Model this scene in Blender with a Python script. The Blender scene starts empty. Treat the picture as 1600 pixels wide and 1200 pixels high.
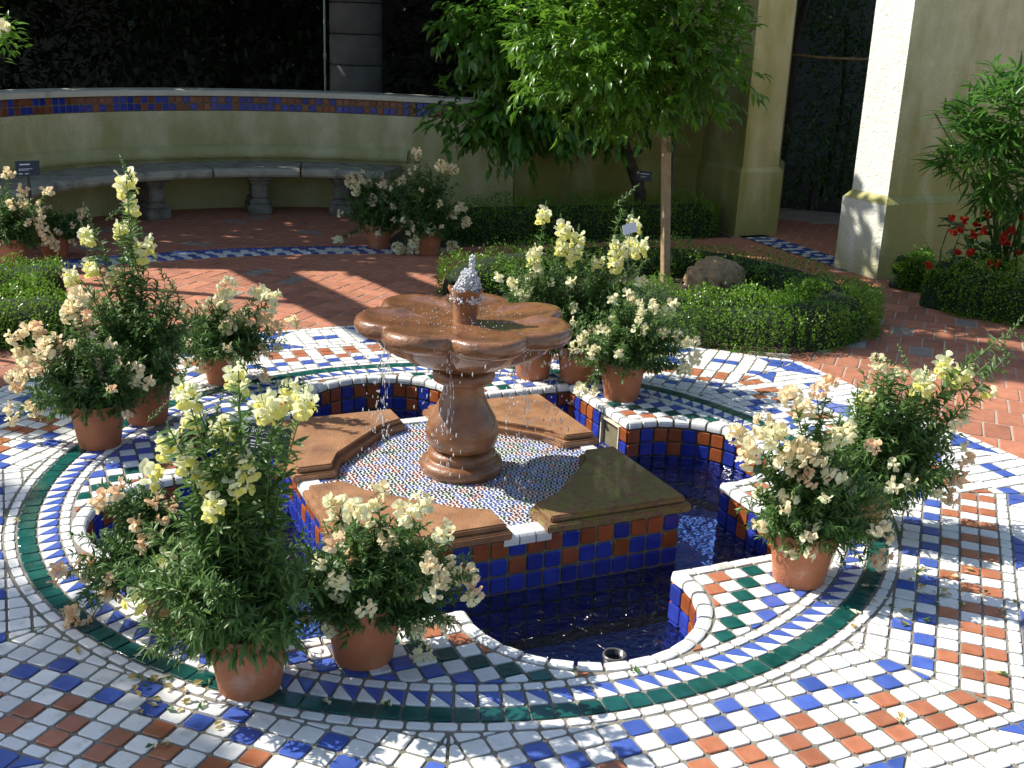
import bpy, bmesh, math, random
import numpy as np
from mathutils import Matrix, Vector

random.seed(7)
rng = np.random.default_rng(7)
SC = bpy.context.scene
COL = SC.collection
R = math.radians

# ------------------------------------------------------------------ camera, sky, sun, exposure
CAM_H, PITCH, ROLL, FPX = 1.65, 0.3076473, 0.03910648, 1738.4
cam = bpy.data.cameras.new('camera')
cam.sensor_width = 36.0
cam.lens = FPX / 1600.0 * 36.0
cam.clip_start, cam.clip_end = 0.05, 400.0
camo = bpy.data.objects.new('camera', cam)
COL.objects.link(camo)
camo.matrix_world = Matrix.Translation((0, 0, CAM_H)) @ Matrix.Rotation(math.pi / 2 - PITCH, 4, 'X') @ Matrix.Rotation(ROLL, 4, 'Z')
SC.camera = camo

SUN_AZ, SUN_EL = R(167.0), R(44.0)
world = bpy.data.worlds.new('World')
SC.world = world
world.use_nodes = True
wn = world.node_tree.nodes
sky = wn.new('ShaderNodeTexSky')
sky.sky_type = 'NISHITA'
sky.sun_disc = False
sky.sun_elevation = SUN_EL
sky.sun_rotation = math.atan2(math.cos(SUN_AZ), math.sin(SUN_AZ))
bg = wn.get('Background') or wn.new('ShaderNodeBackground')
bg.inputs['Strength'].default_value = 0.115
world.node_tree.links.new(sky.outputs[0], bg.inputs['Color'])
out_w = wn.get('World Output') or wn.new('ShaderNodeOutputWorld')
world.node_tree.links.new(bg.outputs[0], out_w.inputs['Surface'])

sun = bpy.data.lights.new('sun', 'SUN')
sun.energy = 5.0
sun.angle = R(0.53)
sun.color = (1.0, 0.955, 0.87)
suno = bpy.data.objects.new('sun', sun)
COL.objects.link(suno)
sdir = Vector((math.cos(SUN_EL) * math.cos(SUN_AZ), math.cos(SUN_EL) * math.sin(SUN_AZ), math.sin(SUN_EL)))
suno.rotation_euler = sdir.to_track_quat('Z', 'Y').to_euler()

SC.view_settings.view_transform = 'Standard'
SC.view_settings.look = 'None'
SC.view_settings.exposure = 0.58
SC.view_settings.gamma = 1.0
SC.view_settings.use_curve_mapping = False
SC.render.engine = 'CYCLES'
SC.cycles.use_denoising = True
SC.cycles.max_bounces = 7
SC.cycles.transparent_max_bounces = 10
SC.cycles.caustics_reflective = False
SC.cycles.caustics_refractive = False

# ------------------------------------------------------------------ layout numbers
CX, CY = -0.1804, 3.9461            # centre of the fountain
TH = -0.356102                      # direction of the platform's first corner
CEN = np.array([CX, CY])
PZ = 0.05                           # top of the tiled platform
WATER = -0.165
cp_, sp_ = math.cos(PITCH), math.sin(PITCH)
cr_, sr_ = math.cos(ROLL), math.sin(ROLL)

def ray(px, py):
    x, y = px - 800.0, 600.0 - py
    x, y = cr_ * x - sr_ * y, sr_ * x + cr_ * y
    return np.array([x, FPX * cp_ + y * sp_, -FPX * sp_ + y * cp_])

def at(px, py, Y):
    """the point of the place that lies Y metres ahead in the direction of a picture point"""
    d = ray(px, py)
    t = Y / d[1]
    return np.array([d[0] * t, Y, CAM_H + d[2] * t])

def grd(px, py, z=0.0):
    d = ray(px, py)
    t = (z - CAM_H) / d[2]
    return np.array([d[0] * t, d[1] * t, z])

def proj(p):
    q = np.asarray(p, float).reshape(-1, 3) - np.array([0, 0, CAM_H])
    D = q[:, 1] * cp_ - q[:, 2] * sp_
    U = q[:, 1] * sp_ + q[:, 2] * cp_
    D = np.where(np.abs(D) < 1e-3, 1e-3, D)
    x, y = FPX * q[:, 0] / D, FPX * U / D
    return np.stack([800 + cr_ * x + sr_ * y, 600 - (-sr_ * x + cr_ * y), D], 1)

def side_axes(deg):
    a = TH - math.pi / 4 + R(deg)
    n = np.array([math.cos(a), math.sin(a)])
    return n, np.array([-n[1], n[0]])

def loc2w(k, n, w):
    N, W = side_axes(90 * k)
    return CEN + N * n + W * w

# ------------------------------------------------------------------ object helpers
def tag(o, label=None, cat=None, group=None, kind=None):
    if label: o['label'] = label
    if cat: o['category'] = cat
    if group: o['group'] = group
    if kind: o['kind'] = kind
    return o

def link(name, me, mats=None, parent=None, mw=None):
    o = bpy.data.objects.new(name, me)
    COL.objects.link(o)
    if mats is not None and len(me.materials) == 0:
        for m in (mats if isinstance(mats, (list, tuple)) else [mats]):
            me.materials.append(m)
    if parent is not None:
        o.parent = parent
        o.matrix_parent_inverse = parent.matrix_basis.inverted()
    if mw is not None:
        o.matrix_basis = mw
    return o

def thing(name, label, cat, loc=(0, 0, 0), group=None):
    o = bpy.data.objects.new(name, None)
    o.empty_display_size = 0.1
    o.matrix_basis = Matrix.Translation(loc)
    COL.objects.link(o)
    return tag(o, label, cat, group)

class MB:
    def __init__(s):
        s.v, s.f, s.m, s.sm = [], [], [], []
    def add(s, v, f, m=0, smooth=False):
        b = len(s.v)
        s.v.extend([tuple(map(float, p)) for p in v])
        s.f.extend([tuple(b + i for i in q) for q in f])
        s.m.extend([m] * len(f))
        s.sm.extend([smooth] * len(f))
        return s
    def mesh(s, name):
        me = bpy.data.meshes.new(name)
        me.from_pydata(s.v, [], s.f)
        me.polygons.foreach_set('material_index', s.m)
        me.polygons.foreach_set('use_smooth', s.sm)
        me.update()
        return me
    def build(s, name, mats, parent=None, mw=None):
        return link(name, s.mesh(name), mats, parent, mw)
    def box(s, c, size, m=0, rot=None, taper=1.0):
        x, y, z = [q / 2 for q in size]
        v = [(-x, -y, -z), (x, -y, -z), (x, y, -z), (-x, y, -z), (-x * taper, -y * taper, z), (x * taper, -y * taper, z), (x * taper, y * taper, z), (-x * taper, y * taper, z)]
        if rot is not None:
            v = [tuple(rot @ Vector(p)) for p in v]
        v = [(p[0] + c[0], p[1] + c[1], p[2] + c[2]) for p in v]
        return s.add(v, [(0, 3, 2, 1), (4, 5, 6, 7), (0, 1, 5, 4), (1, 2, 6, 5), (2, 3, 7, 6), (3, 0, 4, 7)], m)
    def tube(s, pts, radii, n=8, m=0, cap=True):
        pts = [Vector(p) for p in pts]
        rings = []
        for i, p in enumerate(pts):
            d = (pts[min(i + 1, len(pts) - 1)] - pts[max(i - 1, 0)]).normalized()
            a = Vector((0, 0, 1)) if abs(d.z) < 0.9 else Vector((1, 0, 0))
            u = d.cross(a).normalized()
            w = d.cross(u)
            r = radii[i] if hasattr(radii, '__len__') else radii
            rings.append([p + (u * math.cos(2 * math.pi * k / n) + w * math.sin(2 * math.pi * k / n)) * r for k in range(n)])
        v = [q for ring in rings for q in ring]
        f = []
        for i in range(len(pts) - 1):
            for k in range(n):
                f.append((i * n + k, i * n + (k + 1) % n, (i + 1) * n + (k + 1) % n, (i + 1) * n + k))
        if cap:
            f.append(tuple(range(n - 1, -1, -1)))
            f.append(tuple((len(pts) - 1) * n + k for k in range(n)))
        return s.add(v, f, m, True)
    def lathe(s, prof, c, n=40, m=0, smooth=True, cap=True):
        v, f = [], []
        for r, z in prof:
            for k in range(n):
                a = 2 * math.pi * k / n
                v.append((c[0] + r * math.cos(a), c[1] + r * math.sin(a), c[2] + z))
        for i in range(len(prof) - 1):
            for k in range(n):
                f.append((i * n + k, i * n + (k + 1) % n, (i + 1) * n + (k + 1) % n, (i + 1) * n + k))
        if cap:
            f.append(tuple(range(n - 1, -1, -1)))
            f.append(tuple((len(prof) - 1) * n + k for k in range(n)))
        return s.add(v, f, m, smooth)

def fast_mesh(name, V, F, var=None, smooth=False):
    """V (n,3), F: list of (k,m) index arrays of one face size each"""
    me = bpy.data.meshes.new(name)
    me.vertices.add(len(V))
    me.vertices.foreach_set('co', np.asarray(V, np.float32).ravel())
    loops = np.concatenate([f.ravel() for f in F])
    sizes = np.concatenate([np.full(len(f), f.shape[1]) for f in F])
    starts = np.concatenate([[0], np.cumsum(sizes)[:-1]])
    me.loops.add(len(loops))
    me.loops.foreach_set('vertex_index', loops.astype(np.int32))
    me.polygons.add(len(sizes))
    me.polygons.foreach_set('loop_start', starts.astype(np.int32))
    if smooth:
        me.polygons.foreach_set('use_smooth', np.ones(len(sizes), bool))
    if var is not None:
        a = me.attributes.new('var', 'FLOAT', 'POINT')
        a.data.foreach_set('value', np.asarray(var, np.float32))
    me.update(calc_edges=True)
    me.validate()
    return me

def nrm(a):
    return a / np.maximum(np.linalg.norm(a, axis=-1, keepdims=True), 1e-9)

def leaves(name, P, D, L, W, curl=0.15, up=None, shape='lance', var=None):
    """one mesh of many leaves: base points P, directions D, lengths L, widths W"""
    P, D = np.asarray(P, float), nrm(np.asarray(D, float))
    n = len(P)
    L = np.broadcast_to(np.asarray(L, float), (n,))[:, None]
    W = np.broadcast_to(np.asarray(W, float), (n,))[:, None]
    U = np.tile([0, 0, 1.0], (n, 1)) if up is None else np.asarray(up, float)
    U = U + rng.normal(0, 0.35, (n, 3))
    S = nrm(np.cross(D, U))
    U = nrm(np.cross(S, D))
    if var is None:
        var = rng.random(n)
    if shape == 'small':
        V = np.stack([P, P + D * L * .5 + S * W * .5, P + D * L, P + D * L * .5 - S * W * .5], 1)
        F = [np.arange(n * 4).reshape(n, 4)]
        k = 4
    else:
        a, b, wa, wb = (0.3, 0.68, 0.5, 0.36) if shape == 'lance' else (0.28, 0.68, 0.46, 0.42)
        fold = U * W * 0.16
        V = np.stack([P,
                      P + D * L * a + S * W * wa + fold - U * L * curl * a * a,
                      P + D * L * b + S * W * wb + fold - U * L * curl * b * b,
                      P + D * L - U * L * curl,
                      P + D * L * b - S * W * wb + fold - U * L * curl * b * b,
                      P + D * L * a - S * W * wa + fold - U * L * curl * a * a,
                      P + D * L * a - U * L * curl * a * a,
                      P + D * L * b - U * L * curl * b * b], 1)
        o = (np.arange(n) * 8)[:, None]
        q = np.concatenate([o + np.array([[6, 1, 2, 7]]), o + np.array([[5, 6, 7, 4]])])
        t = np.concatenate([o + np.array([[0, 1, 6]]), o + np.array([[0, 6, 5]]), o + np.array([[7, 2, 3]]), o + np.array([[7, 3, 4]])])
        F = [q, t]
        k = 8
    return fast_mesh(name, V.reshape(-1, 3), F, np.repeat(var, k))

# ------------------------------------------------------------------ materials
def mat(name):
    m = bpy.data.materials.new(name)
    m.use_nodes = True
    return m, m.node_tree.nodes, m.node_tree.links, m.node_tree.nodes['Principled BSDF']

def surf(name, c1, c2=None, rough=0.6, scale=8.0, bump=0.0, bscale=60.0, detail=6.0, coat=0.0, c3=None, scale3=2.0, lim3=(0.5, 0.65), spec=0.5, r2=None, objvar=0.0):
    """base colour from noise between c1 and c2, patches of c3, fine bump"""
    m, N, Lk, B = mat(name)
    B.inputs['Roughness'].default_value = rough
    B.inputs['Specular IOR Level'].default_value = spec
    if coat:
        B.inputs['Coat Weight'].default_value = coat
        B.inputs['Coat Roughness'].default_value = 0.06
    tc = N.new('ShaderNodeTexCoord')
    src = tc.outputs['Object']
    geo = N.new('ShaderNodeNewGeometry')
    pos = geo.outputs['Position']
    nz = N.new('ShaderNodeTexNoise')
    nz.inputs['Scale'].default_value = scale
    nz.inputs['Detail'].default_value = detail
    Lk.new(pos, nz.inputs['Vector'])
    rp = N.new('ShaderNodeValToRGB')
    rp.color_ramp.elements[0].position, rp.color_ramp.elements[1].position = 0.32, 0.68
    rp.color_ramp.elements[0].color = (*c1, 1)
    rp.color_ramp.elements[1].color = (*(c2 or c1), 1)
    Lk.new(nz.outputs['Fac'], rp.inputs['Fac'])
    colr = rp.outputs['Color']
    if c3 is not None:
        n3 = N.new('ShaderNodeTexNoise')
        n3.inputs['Scale'].default_value = scale3
        n3.inputs['Detail'].default_value = 8
        n3.inputs['Roughness'].default_value = 0.65
        Lk.new(pos, n3.inputs['Vector'])
        mr = N.new('ShaderNodeMapRange')
        mr.inputs['From Min'].default_value, mr.inputs['From Max'].default_value = lim3
        Lk.new(n3.outputs['Fac'], mr.inputs['Value'])
        mx = N.new('ShaderNodeMix')
        mx.data_type = 'RGBA'
        Lk.new(mr.outputs['Result'], mx.inputs['Factor'])
        Lk.new(colr, mx.inputs['A'])
        mx.inputs['B'].default_value = (*c3, 1)
        colr = mx.outputs['Result']
    if objvar:
        oi = N.new('ShaderNodeObjectInfo')
        mr2 = N.new('ShaderNodeMapRange')
        mr2.inputs['To Min'].default_value, mr2.inputs['To Max'].default_value = 1 - objvar, 1 + objvar
        Lk.new(oi.outputs['Random'], mr2.inputs['Value'])
        hs = N.new('ShaderNodeHueSaturation')
        Lk.new(mr2.outputs['Result'], hs.inputs['Value'])
        Lk.new(colr, hs.inputs['Color'])
        colr = hs.outputs['Color']
    Lk.new(colr, B.inputs['Base Color'])
    if r2 is not None:
        mr = N.new('ShaderNodeMapRange')
        mr.inputs['To Min'].default_value, mr.inputs['To Max'].default_value = rough, r2
        Lk.new(nz.outputs['Fac'], mr.inputs['Value'])
        Lk.new(mr.outputs['Result'], B.inputs['Roughness'])
    if bump:
        nb = N.new('ShaderNodeTexNoise')
        nb.inputs['Scale'].default_value = bscale
        nb.inputs['Detail'].default_value = 5
        Lk.new(pos, nb.inputs['Vector'])
        bp = N.new('ShaderNodeBump')
        bp.inputs['Strength'].default_value = bump
        bp.inputs['Distance'].default_value = 0.01
        Lk.new(nb.outputs['Fac'], bp.inputs['Height'])
        Lk.new(bp.outputs['Normal'], B.inputs['Normal'])
    return m

def leafmat(name, c1, c2, rough=0.45, trans=0.3, tcol=None, spec=0.5):
    m, N, Lk, B = mat(name)
    at_ = N.new('ShaderNodeAttribute')
    at_.attribute_name = 'var'
    rp = N.new('ShaderNodeValToRGB')
    rp.color_ramp.elements[0].color = (*c1, 1)
    rp.color_ramp.elements[1].color = (*c2, 1)
    Lk.new(at_.outputs['Fac'], rp.inputs['Fac'])
    Lk.new(rp.outputs['Color'], B.inputs['Base Color'])
    B.inputs['Roughness'].default_value = rough
    B.inputs['Specular IOR Level'].default_value = spec
    tr = N.new('ShaderNodeBsdfTranslucent')
    if tcol:
        tr.inputs['Color'].default_value = (*tcol, 1)
    else:
        Lk.new(rp.outputs['Color'], tr.inputs['Color'])
    mx = N.new('ShaderNodeMixShader')
    mx.inputs['Fac'].default_value = trans
    Lk.new(B.outputs[0], mx.inputs[1])
    Lk.new(tr.outputs[0], mx.inputs[2])
    Lk.new(mx.outputs[0], N['Material Output'].inputs['Surface'])
    return m

M = {}
M['white'] = surf('white_glaze', (.74, .74, .70), (.82, .81, .77), rough=.22, scale=14, bump=.15, bscale=35, c3=(.44, .41, .32), scale3=15, lim3=(.56, .76), objvar=.09)
M['blue'] = surf('blue_glaze', (.048, .090, .33), (.070, .125, .42), rough=.16, scale=18, bump=.12, bscale=35, objvar=.22)
M['terra'] = surf('terracotta_glaze', (.35, .120, .056), (.44, .172, .092), rough=.26, scale=18, bump=.15, bscale=40, objvar=.2)
M['teal'] = surf('teal_glaze', (.006, .062, .054), (.014, .100, .082), rough=.16, scale=22, bump=.12, bscale=35, objvar=.2)
M['grout'] = surf('grey_grout', (.20, .18, .145), (.28, .255, .21), rough=.9, scale=22, bump=.5, bscale=160, c3=(.10, .105, .05), scale3=3.0, lim3=(.5, .72))
M['wallblue'] = surf('deep_blue_glaze', (.018, .032, .26), (.032, .054, .36), rough=.13, scale=18, bump=.12, bscale=35, objvar=.2)
M['wallterra'] = surf('rust_glaze', (.29, .072, .022), (.38, .105, .034), rough=.16, scale=18, bump=.12, bscale=35, objvar=.2)
M['wallgrout'] = surf('olive_grout', (.15, .13, .075), (.22, .19, .11), rough=.85, scale=30, bump=.4, bscale=160)
M['brick'] = surf('red_paver', (.36, .136, .074), (.46, .188, .106), rough=.72, scale=16, bump=.35, bscale=110, c3=(.27, .105, .060), scale3=5, lim3=(.52, .75), objvar=.20)
M['greybrick'] = surf('grey_paver', (.24, .20, .155), (.30, .25, .20), rough=.8, scale=20, bump=.35, bscale=110, objvar=.15)
M['joint'] = surf('sand_joint', (.36, .30, .24), (.50, .43, .35), rough=.95, scale=5, bump=.5, bscale=200)
M['soil'] = surf('dark_soil', (.030, .020, .013), (.065, .042, .026), rough=.95, scale=26, bump=1.0, bscale=90)
M['wet'] = surf('wet_terracotta', (.215, .088, .033), (.325, .142, .056), rough=.30, scale=13, bump=.25, bscale=95, c3=(.115, .050, .022), scale3=9, lim3=(.48, .70), coat=.3, r2=.5)
M['wetbowl'] = surf('wet_bowl_terracotta', (.17, .070, .028), (.30, .132, .052), rough=.20, scale=22, bump=.45, bscale=55, c3=(.10, .045, .020), scale3=11, lim3=(.46, .66), coat=.7, r2=.45)
M['coping'] = surf('red_sandstone', (.33, .155, .066), (.43, .215, .095), rough=.36, scale=15, bump=.7, bscale=210, c3=(.19, .085, .038), scale3=7, lim3=(.46, .68), coat=.3, r2=.6)
M['mossy'] = surf('mossy_sandstone', (.22, .105, .045), (.37, .20, .085), rough=.40, scale=48, bump=1.0, bscale=260, c3=(.25, .235, .040), scale3=24, lim3=(.46, .62), coat=.3, r2=.65, detail=8)
M['pot'] = surf('terracotta_pot', (.36, .125, .05), (.44, .165, .075), rough=.75, scale=9, bump=.3, bscale=120, c3=(.50, .33, .24), scale3=9, lim3=(.54, .74), objvar=.16)
M['stone'] = surf('bench_stone', (.34, .31, .24), (.46, .43, .34), rough=.85, scale=7, bump=.5, bscale=60, c3=(.16, .15, .10), scale3=5, lim3=(.50, .68))
M['cream'] = surf('cream_plaster', (.62, .56, .42), (.70, .64, .50), rough=.8, scale=6, bump=.3, bscale=50)
M['black'] = surf('black_plastic', (.012, .012, .014), (.018, .018, .020), rough=.35)
M['sign'] = surf('charcoal_sign', (.016, .020, .026), (.022, .026, .032), rough=.38)
M['print'] = surf('white_print', (.75, .76, .76), rough=.6)
M['wood'] = surf('stake_wood', (.34, .22, .11), (.46, .32, .18), rough=.7, scale=30, bump=.3, bscale=120)
M['bark'] = surf('dark_bark', (.045, .034, .024), (.085, .064, .044), rough=.9, scale=24, bump=.9, bscale=60)
M['bamboo'] = surf('bamboo', (.30, .20, .09), (.38, .27, .13), rough=.5, scale=12)
M['rock'] = surf('petrified_rock', (.28, .175, .085), (.54, .37, .20), rough=.9, scale=14, bump=1.0, bscale=34, c3=(.09, .06, .03), scale3=14, lim3=(.5, .66))
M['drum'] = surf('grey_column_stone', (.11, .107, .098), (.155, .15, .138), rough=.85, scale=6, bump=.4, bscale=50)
M['bandterra'] = surf('dark_red_glaze', (.17, .050, .028), (.25, .078, .042), rough=.2, scale=18, bump=.12, bscale=35, objvar=.25)
M['floorblue'] = surf('pool_floor_blue', (.075, .155, .48), (.13, .235, .58), rough=.3, scale=30)
M['darkstone'] = surf('pedestal_stone', (.17, .15, .115), (.26, .235, .18), rough=.9, scale=9, bump=.5, bscale=60, c3=(.08, .075, .05), scale3=6, lim3=(.45, .65))
M['pole'] = surf('painted_pole', (.30, .36, .31), (.36, .42, .37), rough=.4)
M['chipw'] = surf('white_chips', (.72, .72, .69), (.80, .79, .76), rough=.3, scale=30, bump=.2, bscale=300)
M['chipb'] = surf('blue_chips', (.085, .14, .40), rough=.25)
M['chipn'] = surf('navy_chips', (.025, .035, .09), rough=.25)
M['chipr'] = surf('red_chips', (.26, .06, .036), rough=.25)
M['chipg'] = surf('green_chips', (.03, .095, .05), rough=.25)
M['timber'] = surf('dark_timber', (.10, .07, .045), (.15, .11, .07), rough=.8, scale=14)

M['leaf_snap'] = leafmat('snapdragon_leaf', (.070, .155, .034), (.185, .310, .090), rough=.40, trans=.45)
M['leaf_dark'] = leafmat('bushy_snapdragon_leaf', (.050, .125, .028), (.140, .250, .066), rough=.40, trans=.42)
M['leaf_box'] = leafmat('boxwood_leaf', (.060, .165, .012), (.200, .370, .030), rough=.36, trans=.4)
M['leaf_tree'] = leafmat('pale_tree_leaf', (.050, .150, .014), (.175, .345, .030), rough=.34, trans=.48)
M['leaf_citrus'] = leafmat('citrus_leaf', (.045, .150, .018), (.150, .320, .042), rough=.26, trans=.42)
M['leaf_ole'] = leafmat('oleander_leaf', (.045, .150, .020), (.130, .290, .045), rough=.34, trans=.42)
M['leaf_beg'] = leafmat('begonia_leaf', (.018, .060, .016), (.045, .105, .028), rough=.2, trans=.2)
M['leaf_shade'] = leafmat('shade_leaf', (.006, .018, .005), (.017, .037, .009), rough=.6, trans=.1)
M['stem'] = surf('green_stem', (.06, .12, .025), (.09, .16, .04), rough=.5, scale=40)

def petal(name, c1, c2, trans=.45):
    return leafmat(name, c1, c2, rough=.55, trans=trans, spec=.3)
M['p_yel'] = petal('yellow_petal', (.88, .87, .42), (.90, .80, .10))
M['p_lem'] = petal('lemon_petal', (.90, .91, .70), (.90, .90, .54))
M['p_pea'] = petal('peach_petal', (.90, .72, .46), (.91, .82, .56))
M['p_pnk'] = petal('apricot_petal', (.88, .54, .32), (.90, .70, .46))
M['p_cre'] = petal('cream_petal', (.92, .88, .64), (.91, .82, .48))
M['p_red'] = petal('red_petal', (.55, .03, .015), (.62, .07, .03))
M['p_dry'] = petal('dry_petal', (.55, .42, .16), (.70, .60, .34))

def stucco(name, c1, c2, algae, zlow, zhigh, green=.5):
    """plaster with algae that grows up from the foot in ragged patches"""
    m, N, Lk, B = mat(name)
    B.inputs['Roughness'].default_value = .88
    geo = N.new('ShaderNodeNewGeometry')
    n1 = N.new('ShaderNodeTexNoise'); n1.inputs['Scale'].default_value = 2.2; n1.inputs['Detail'].default_value = 8
    n2 = N.new('ShaderNodeTexNoise'); n2.inputs['Scale'].default_value = 9; n2.inputs['Detail'].default_value = 6
    n3 = N.new('ShaderNodeTexNoise'); n3.inputs['Scale'].default_value = 34; n3.inputs['Detail'].default_value = 5; n3.inputs['Distortion'].default_value = .8
    mp = N.new('ShaderNodeMapping'); mp.inputs['Scale'].default_value = (1, 1, .30)
    Lk.new(geo.outputs['Position'], mp.inputs['Vector'])
    Lk.new(mp.outputs['Vector'], n1.inputs['Vector'])
    n1.inputs['Scale'].default_value = 3.4
    for q in (n2, n3):
        Lk.new(geo.outputs['Position'], q.inputs['Vector'])
    r1 = N.new('ShaderNodeValToRGB')
    r1.color_ramp.elements[0].position, r1.color_ramp.elements[1].position = .35, .65
    r1.color_ramp.elements[0].color, r1.color_ramp.elements[1].color = (*c1, 1), (*c2, 1)
    Lk.new(n2.outputs['Fac'], r1.inputs['Fac'])
    sx = N.new('ShaderNodeSeparateXYZ'); Lk.new(geo.outputs['Position'], sx.inputs[0])
    mz = N.new('ShaderNodeMapRange')
    mz.inputs['From Min'].default_value, mz.inputs['From Max'].default_value = zlow, zhigh
    mz.inputs['To Min'].default_value, mz.inputs['To Max'].default_value = .34, -.12
    Lk.new(sx.outputs['Z'], mz.inputs['Value'])
    ad = N.new('ShaderNodeMath'); ad.operation = 'ADD'
    Lk.new(mz.outputs['Result'], ad.inputs[0]); Lk.new(n1.outputs['Fac'], ad.inputs[1])
    mr = N.new('ShaderNodeMapRange')
    mr.inputs['From Min'].default_value, mr.inputs['From Max'].default_value = .46, .74
    mr.inputs['To Max'].default_value = green
    Lk.new(ad.outputs[0], mr.inputs['Value'])
    mx = N.new('ShaderNodeMix'); mx.data_type = 'RGBA'
    Lk.new(mr.outputs['Result'], mx.inputs['Factor']); Lk.new(r1.outputs['Color'], mx.inputs['A'])
    mx.inputs['B'].default_value = (*algae, 1)
    Lk.new(mx.outputs['Result'], B.inputs['Base Color'])
    bp = N.new('ShaderNodeBump'); bp.inputs['Strength'].default_value = .8; bp.inputs['Distance'].default_value = .014
    Lk.new(n3.outputs['Fac'], bp.inputs['Height']); Lk.new(bp.outputs['Normal'], B.inputs['Normal'])
    return m
M['stucco'] = stucco('cream_stucco', (.65, .585, .32), (.73, .67, .41), (.30, .29, .07), 0.0, 2.4, .85)
M['olive'] = stucco('olive_stucco', (.42, .385, .17), (.53, .485, .25), (.20, .20, .035), 0.0, 2.2, .85)  # tall wall: leaf-filtered shade put into the plaster colour, along with algae
M['jamb'] = stucco('sunlit_stucco', (.74, .725, .64), (.81, .80, .73), (.40, .40, .14), 0.0, .75, .75)
M['bstucco'] = stucco('bench_stucco', (.60, .54, .31), (.70, .64, .40), (.33, .31, .09), .2, 1.2, .7)

def water_mat(name, tint, strength, dist):
    m, N, Lk, B = mat(name)
    geo = N.new('ShaderNodeNewGeometry')
    n1 = N.new('ShaderNodeTexNoise'); n1.inputs['Scale'].default_value = 22; n1.inputs['Detail'].default_value = 1.5; n1.inputs['Distortion'].default_value = 1.6
    n2 = N.new('ShaderNodeTexNoise'); n2.inputs['Scale'].default_value = 9; n2.inputs['Detail'].default_value = 2
    for q in (n1, n2):
        Lk.new(geo.outputs['Position'], q.inputs['Vector'])
    ad = N.new('ShaderNodeMath'); ad.operation = 'ADD'
    Lk.new(n1.outputs['Fac'], ad.inputs[0]); Lk.new(n2.outputs['Fac'], ad.inputs[1])
    bp = N.new('ShaderNodeBump'); bp.inputs['Strength'].default_value = strength; bp.inputs['Distance'].default_value = dist
    Lk.new(ad.outputs[0], bp.inputs['Height'])
    tr = N.new('ShaderNodeBsdfTransparent'); tr.inputs['Color'].default_value = (*tint, 1)
    gl = N.new('ShaderNodeBsdfGlossy'); gl.inputs['Roughness'].default_value = .07
    Lk.new(bp.outputs['Normal'], gl.inputs['Normal'])
    fr = N.new('ShaderNodeFresnel'); fr.inputs['IOR'].default_value = 1.45
    Lk.new(bp.outputs['Normal'], fr.inputs['Normal'])
    mx = N.new('ShaderNodeMixShader')
    Lk.new(fr.outputs[0], mx.inputs['Fac']); Lk.new(tr.outputs[0], mx.inputs[1]); Lk.new(gl.outputs[0], mx.inputs[2])
    Lk.new(mx.outputs[0], N['Material Output'].inputs['Surface'])
    return m
M['water'] = water_mat('pool_water', (.82, .89, .95), 1.0, .022)
M['thinwater'] = water_mat('thin_water', (.80, .78, .74), 1.0, .03)

def splash_mat():
    m, N, Lk, B = mat('white_water')
    B.inputs['Base Color'].default_value = (.86, .88, .90, 1)
    B.inputs['Roughness'].default_value = .08
    B.inputs['Specular IOR Level'].default_value = .9
    B.inputs['IOR'].default_value = 1.33
    B.inputs['Transmission Weight'].default_value = .25
    geo = N.new('ShaderNodeNewGeometry')
    n1 = N.new('ShaderNodeTexNoise'); n1.inputs['Scale'].default_value = 130; n1.inputs['Detail'].default_value = 3
    Lk.new(geo.outputs['Position'], n1.inputs['Vector'])
    bp = N.new('ShaderNodeBump'); bp.inputs['Strength'].default_value = .8; bp.inputs['Distance'].default_value = .006
    Lk.new(n1.outputs['Fac'], bp.inputs['Height']); Lk.new(bp.outputs['Normal'], B.inputs['Normal'])
    return m
M['splash'] = splash_mat()
# ------------------------------------------------------------------ polygon helpers for laid tiles and bricks
def clip(poly, n, d):
    """keep the part of a convex polygon with p.n <= d"""
    out = []
    k = len(poly)
    for i in range(k):
        a, b = poly[i], poly[(i + 1) % k]
        da, db = a @ n - d, b @ n - d
        if da <= 0: out.append(a)
        if (da < 0 < db) or (db < 0 < da):
            out.append(a + (b - a) * (da / (da - db)))
    return out

def area(poly):
    p = np.array(poly)
    x, y = p[:, 0], p[:, 1]
    return 0.5 * float(np.sum(x * np.roll(y, -1) - np.roll(x, -1) * y))

def inset(poly, g):
    q = list(poly)
    for i in range(len(poly)):
        a, b = poly[i], poly[(i + 1) % len(poly)]
        e = b - a
        l = math.hypot(*e)
        if l < 1e-6: continue
        n = np.array([e[1], -e[0]]) / l
        q = clip(q, n, float(a @ n) - g)
        if len(q) < 3: return []
    # drop near-duplicate corners
    r = [p for i, p in enumerate(q) if np.hypot(*(p - q[i - 1])) > 1e-4]
    return r if len(r) >= 3 else []

def chop(poly, c):
    out = []
    k = len(poly)
    for i in range(k):
        p, a, b = poly[i], poly[i - 1], poly[(i + 1) % k]
        la, lb = np.hypot(*(a - p)), np.hypot(*(b - p))
        out.append(p + (a - p) / la * min(c, la * .3))
        out.append(p + (b - p) / lb * min(c, lb * .3))
    return out

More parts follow.
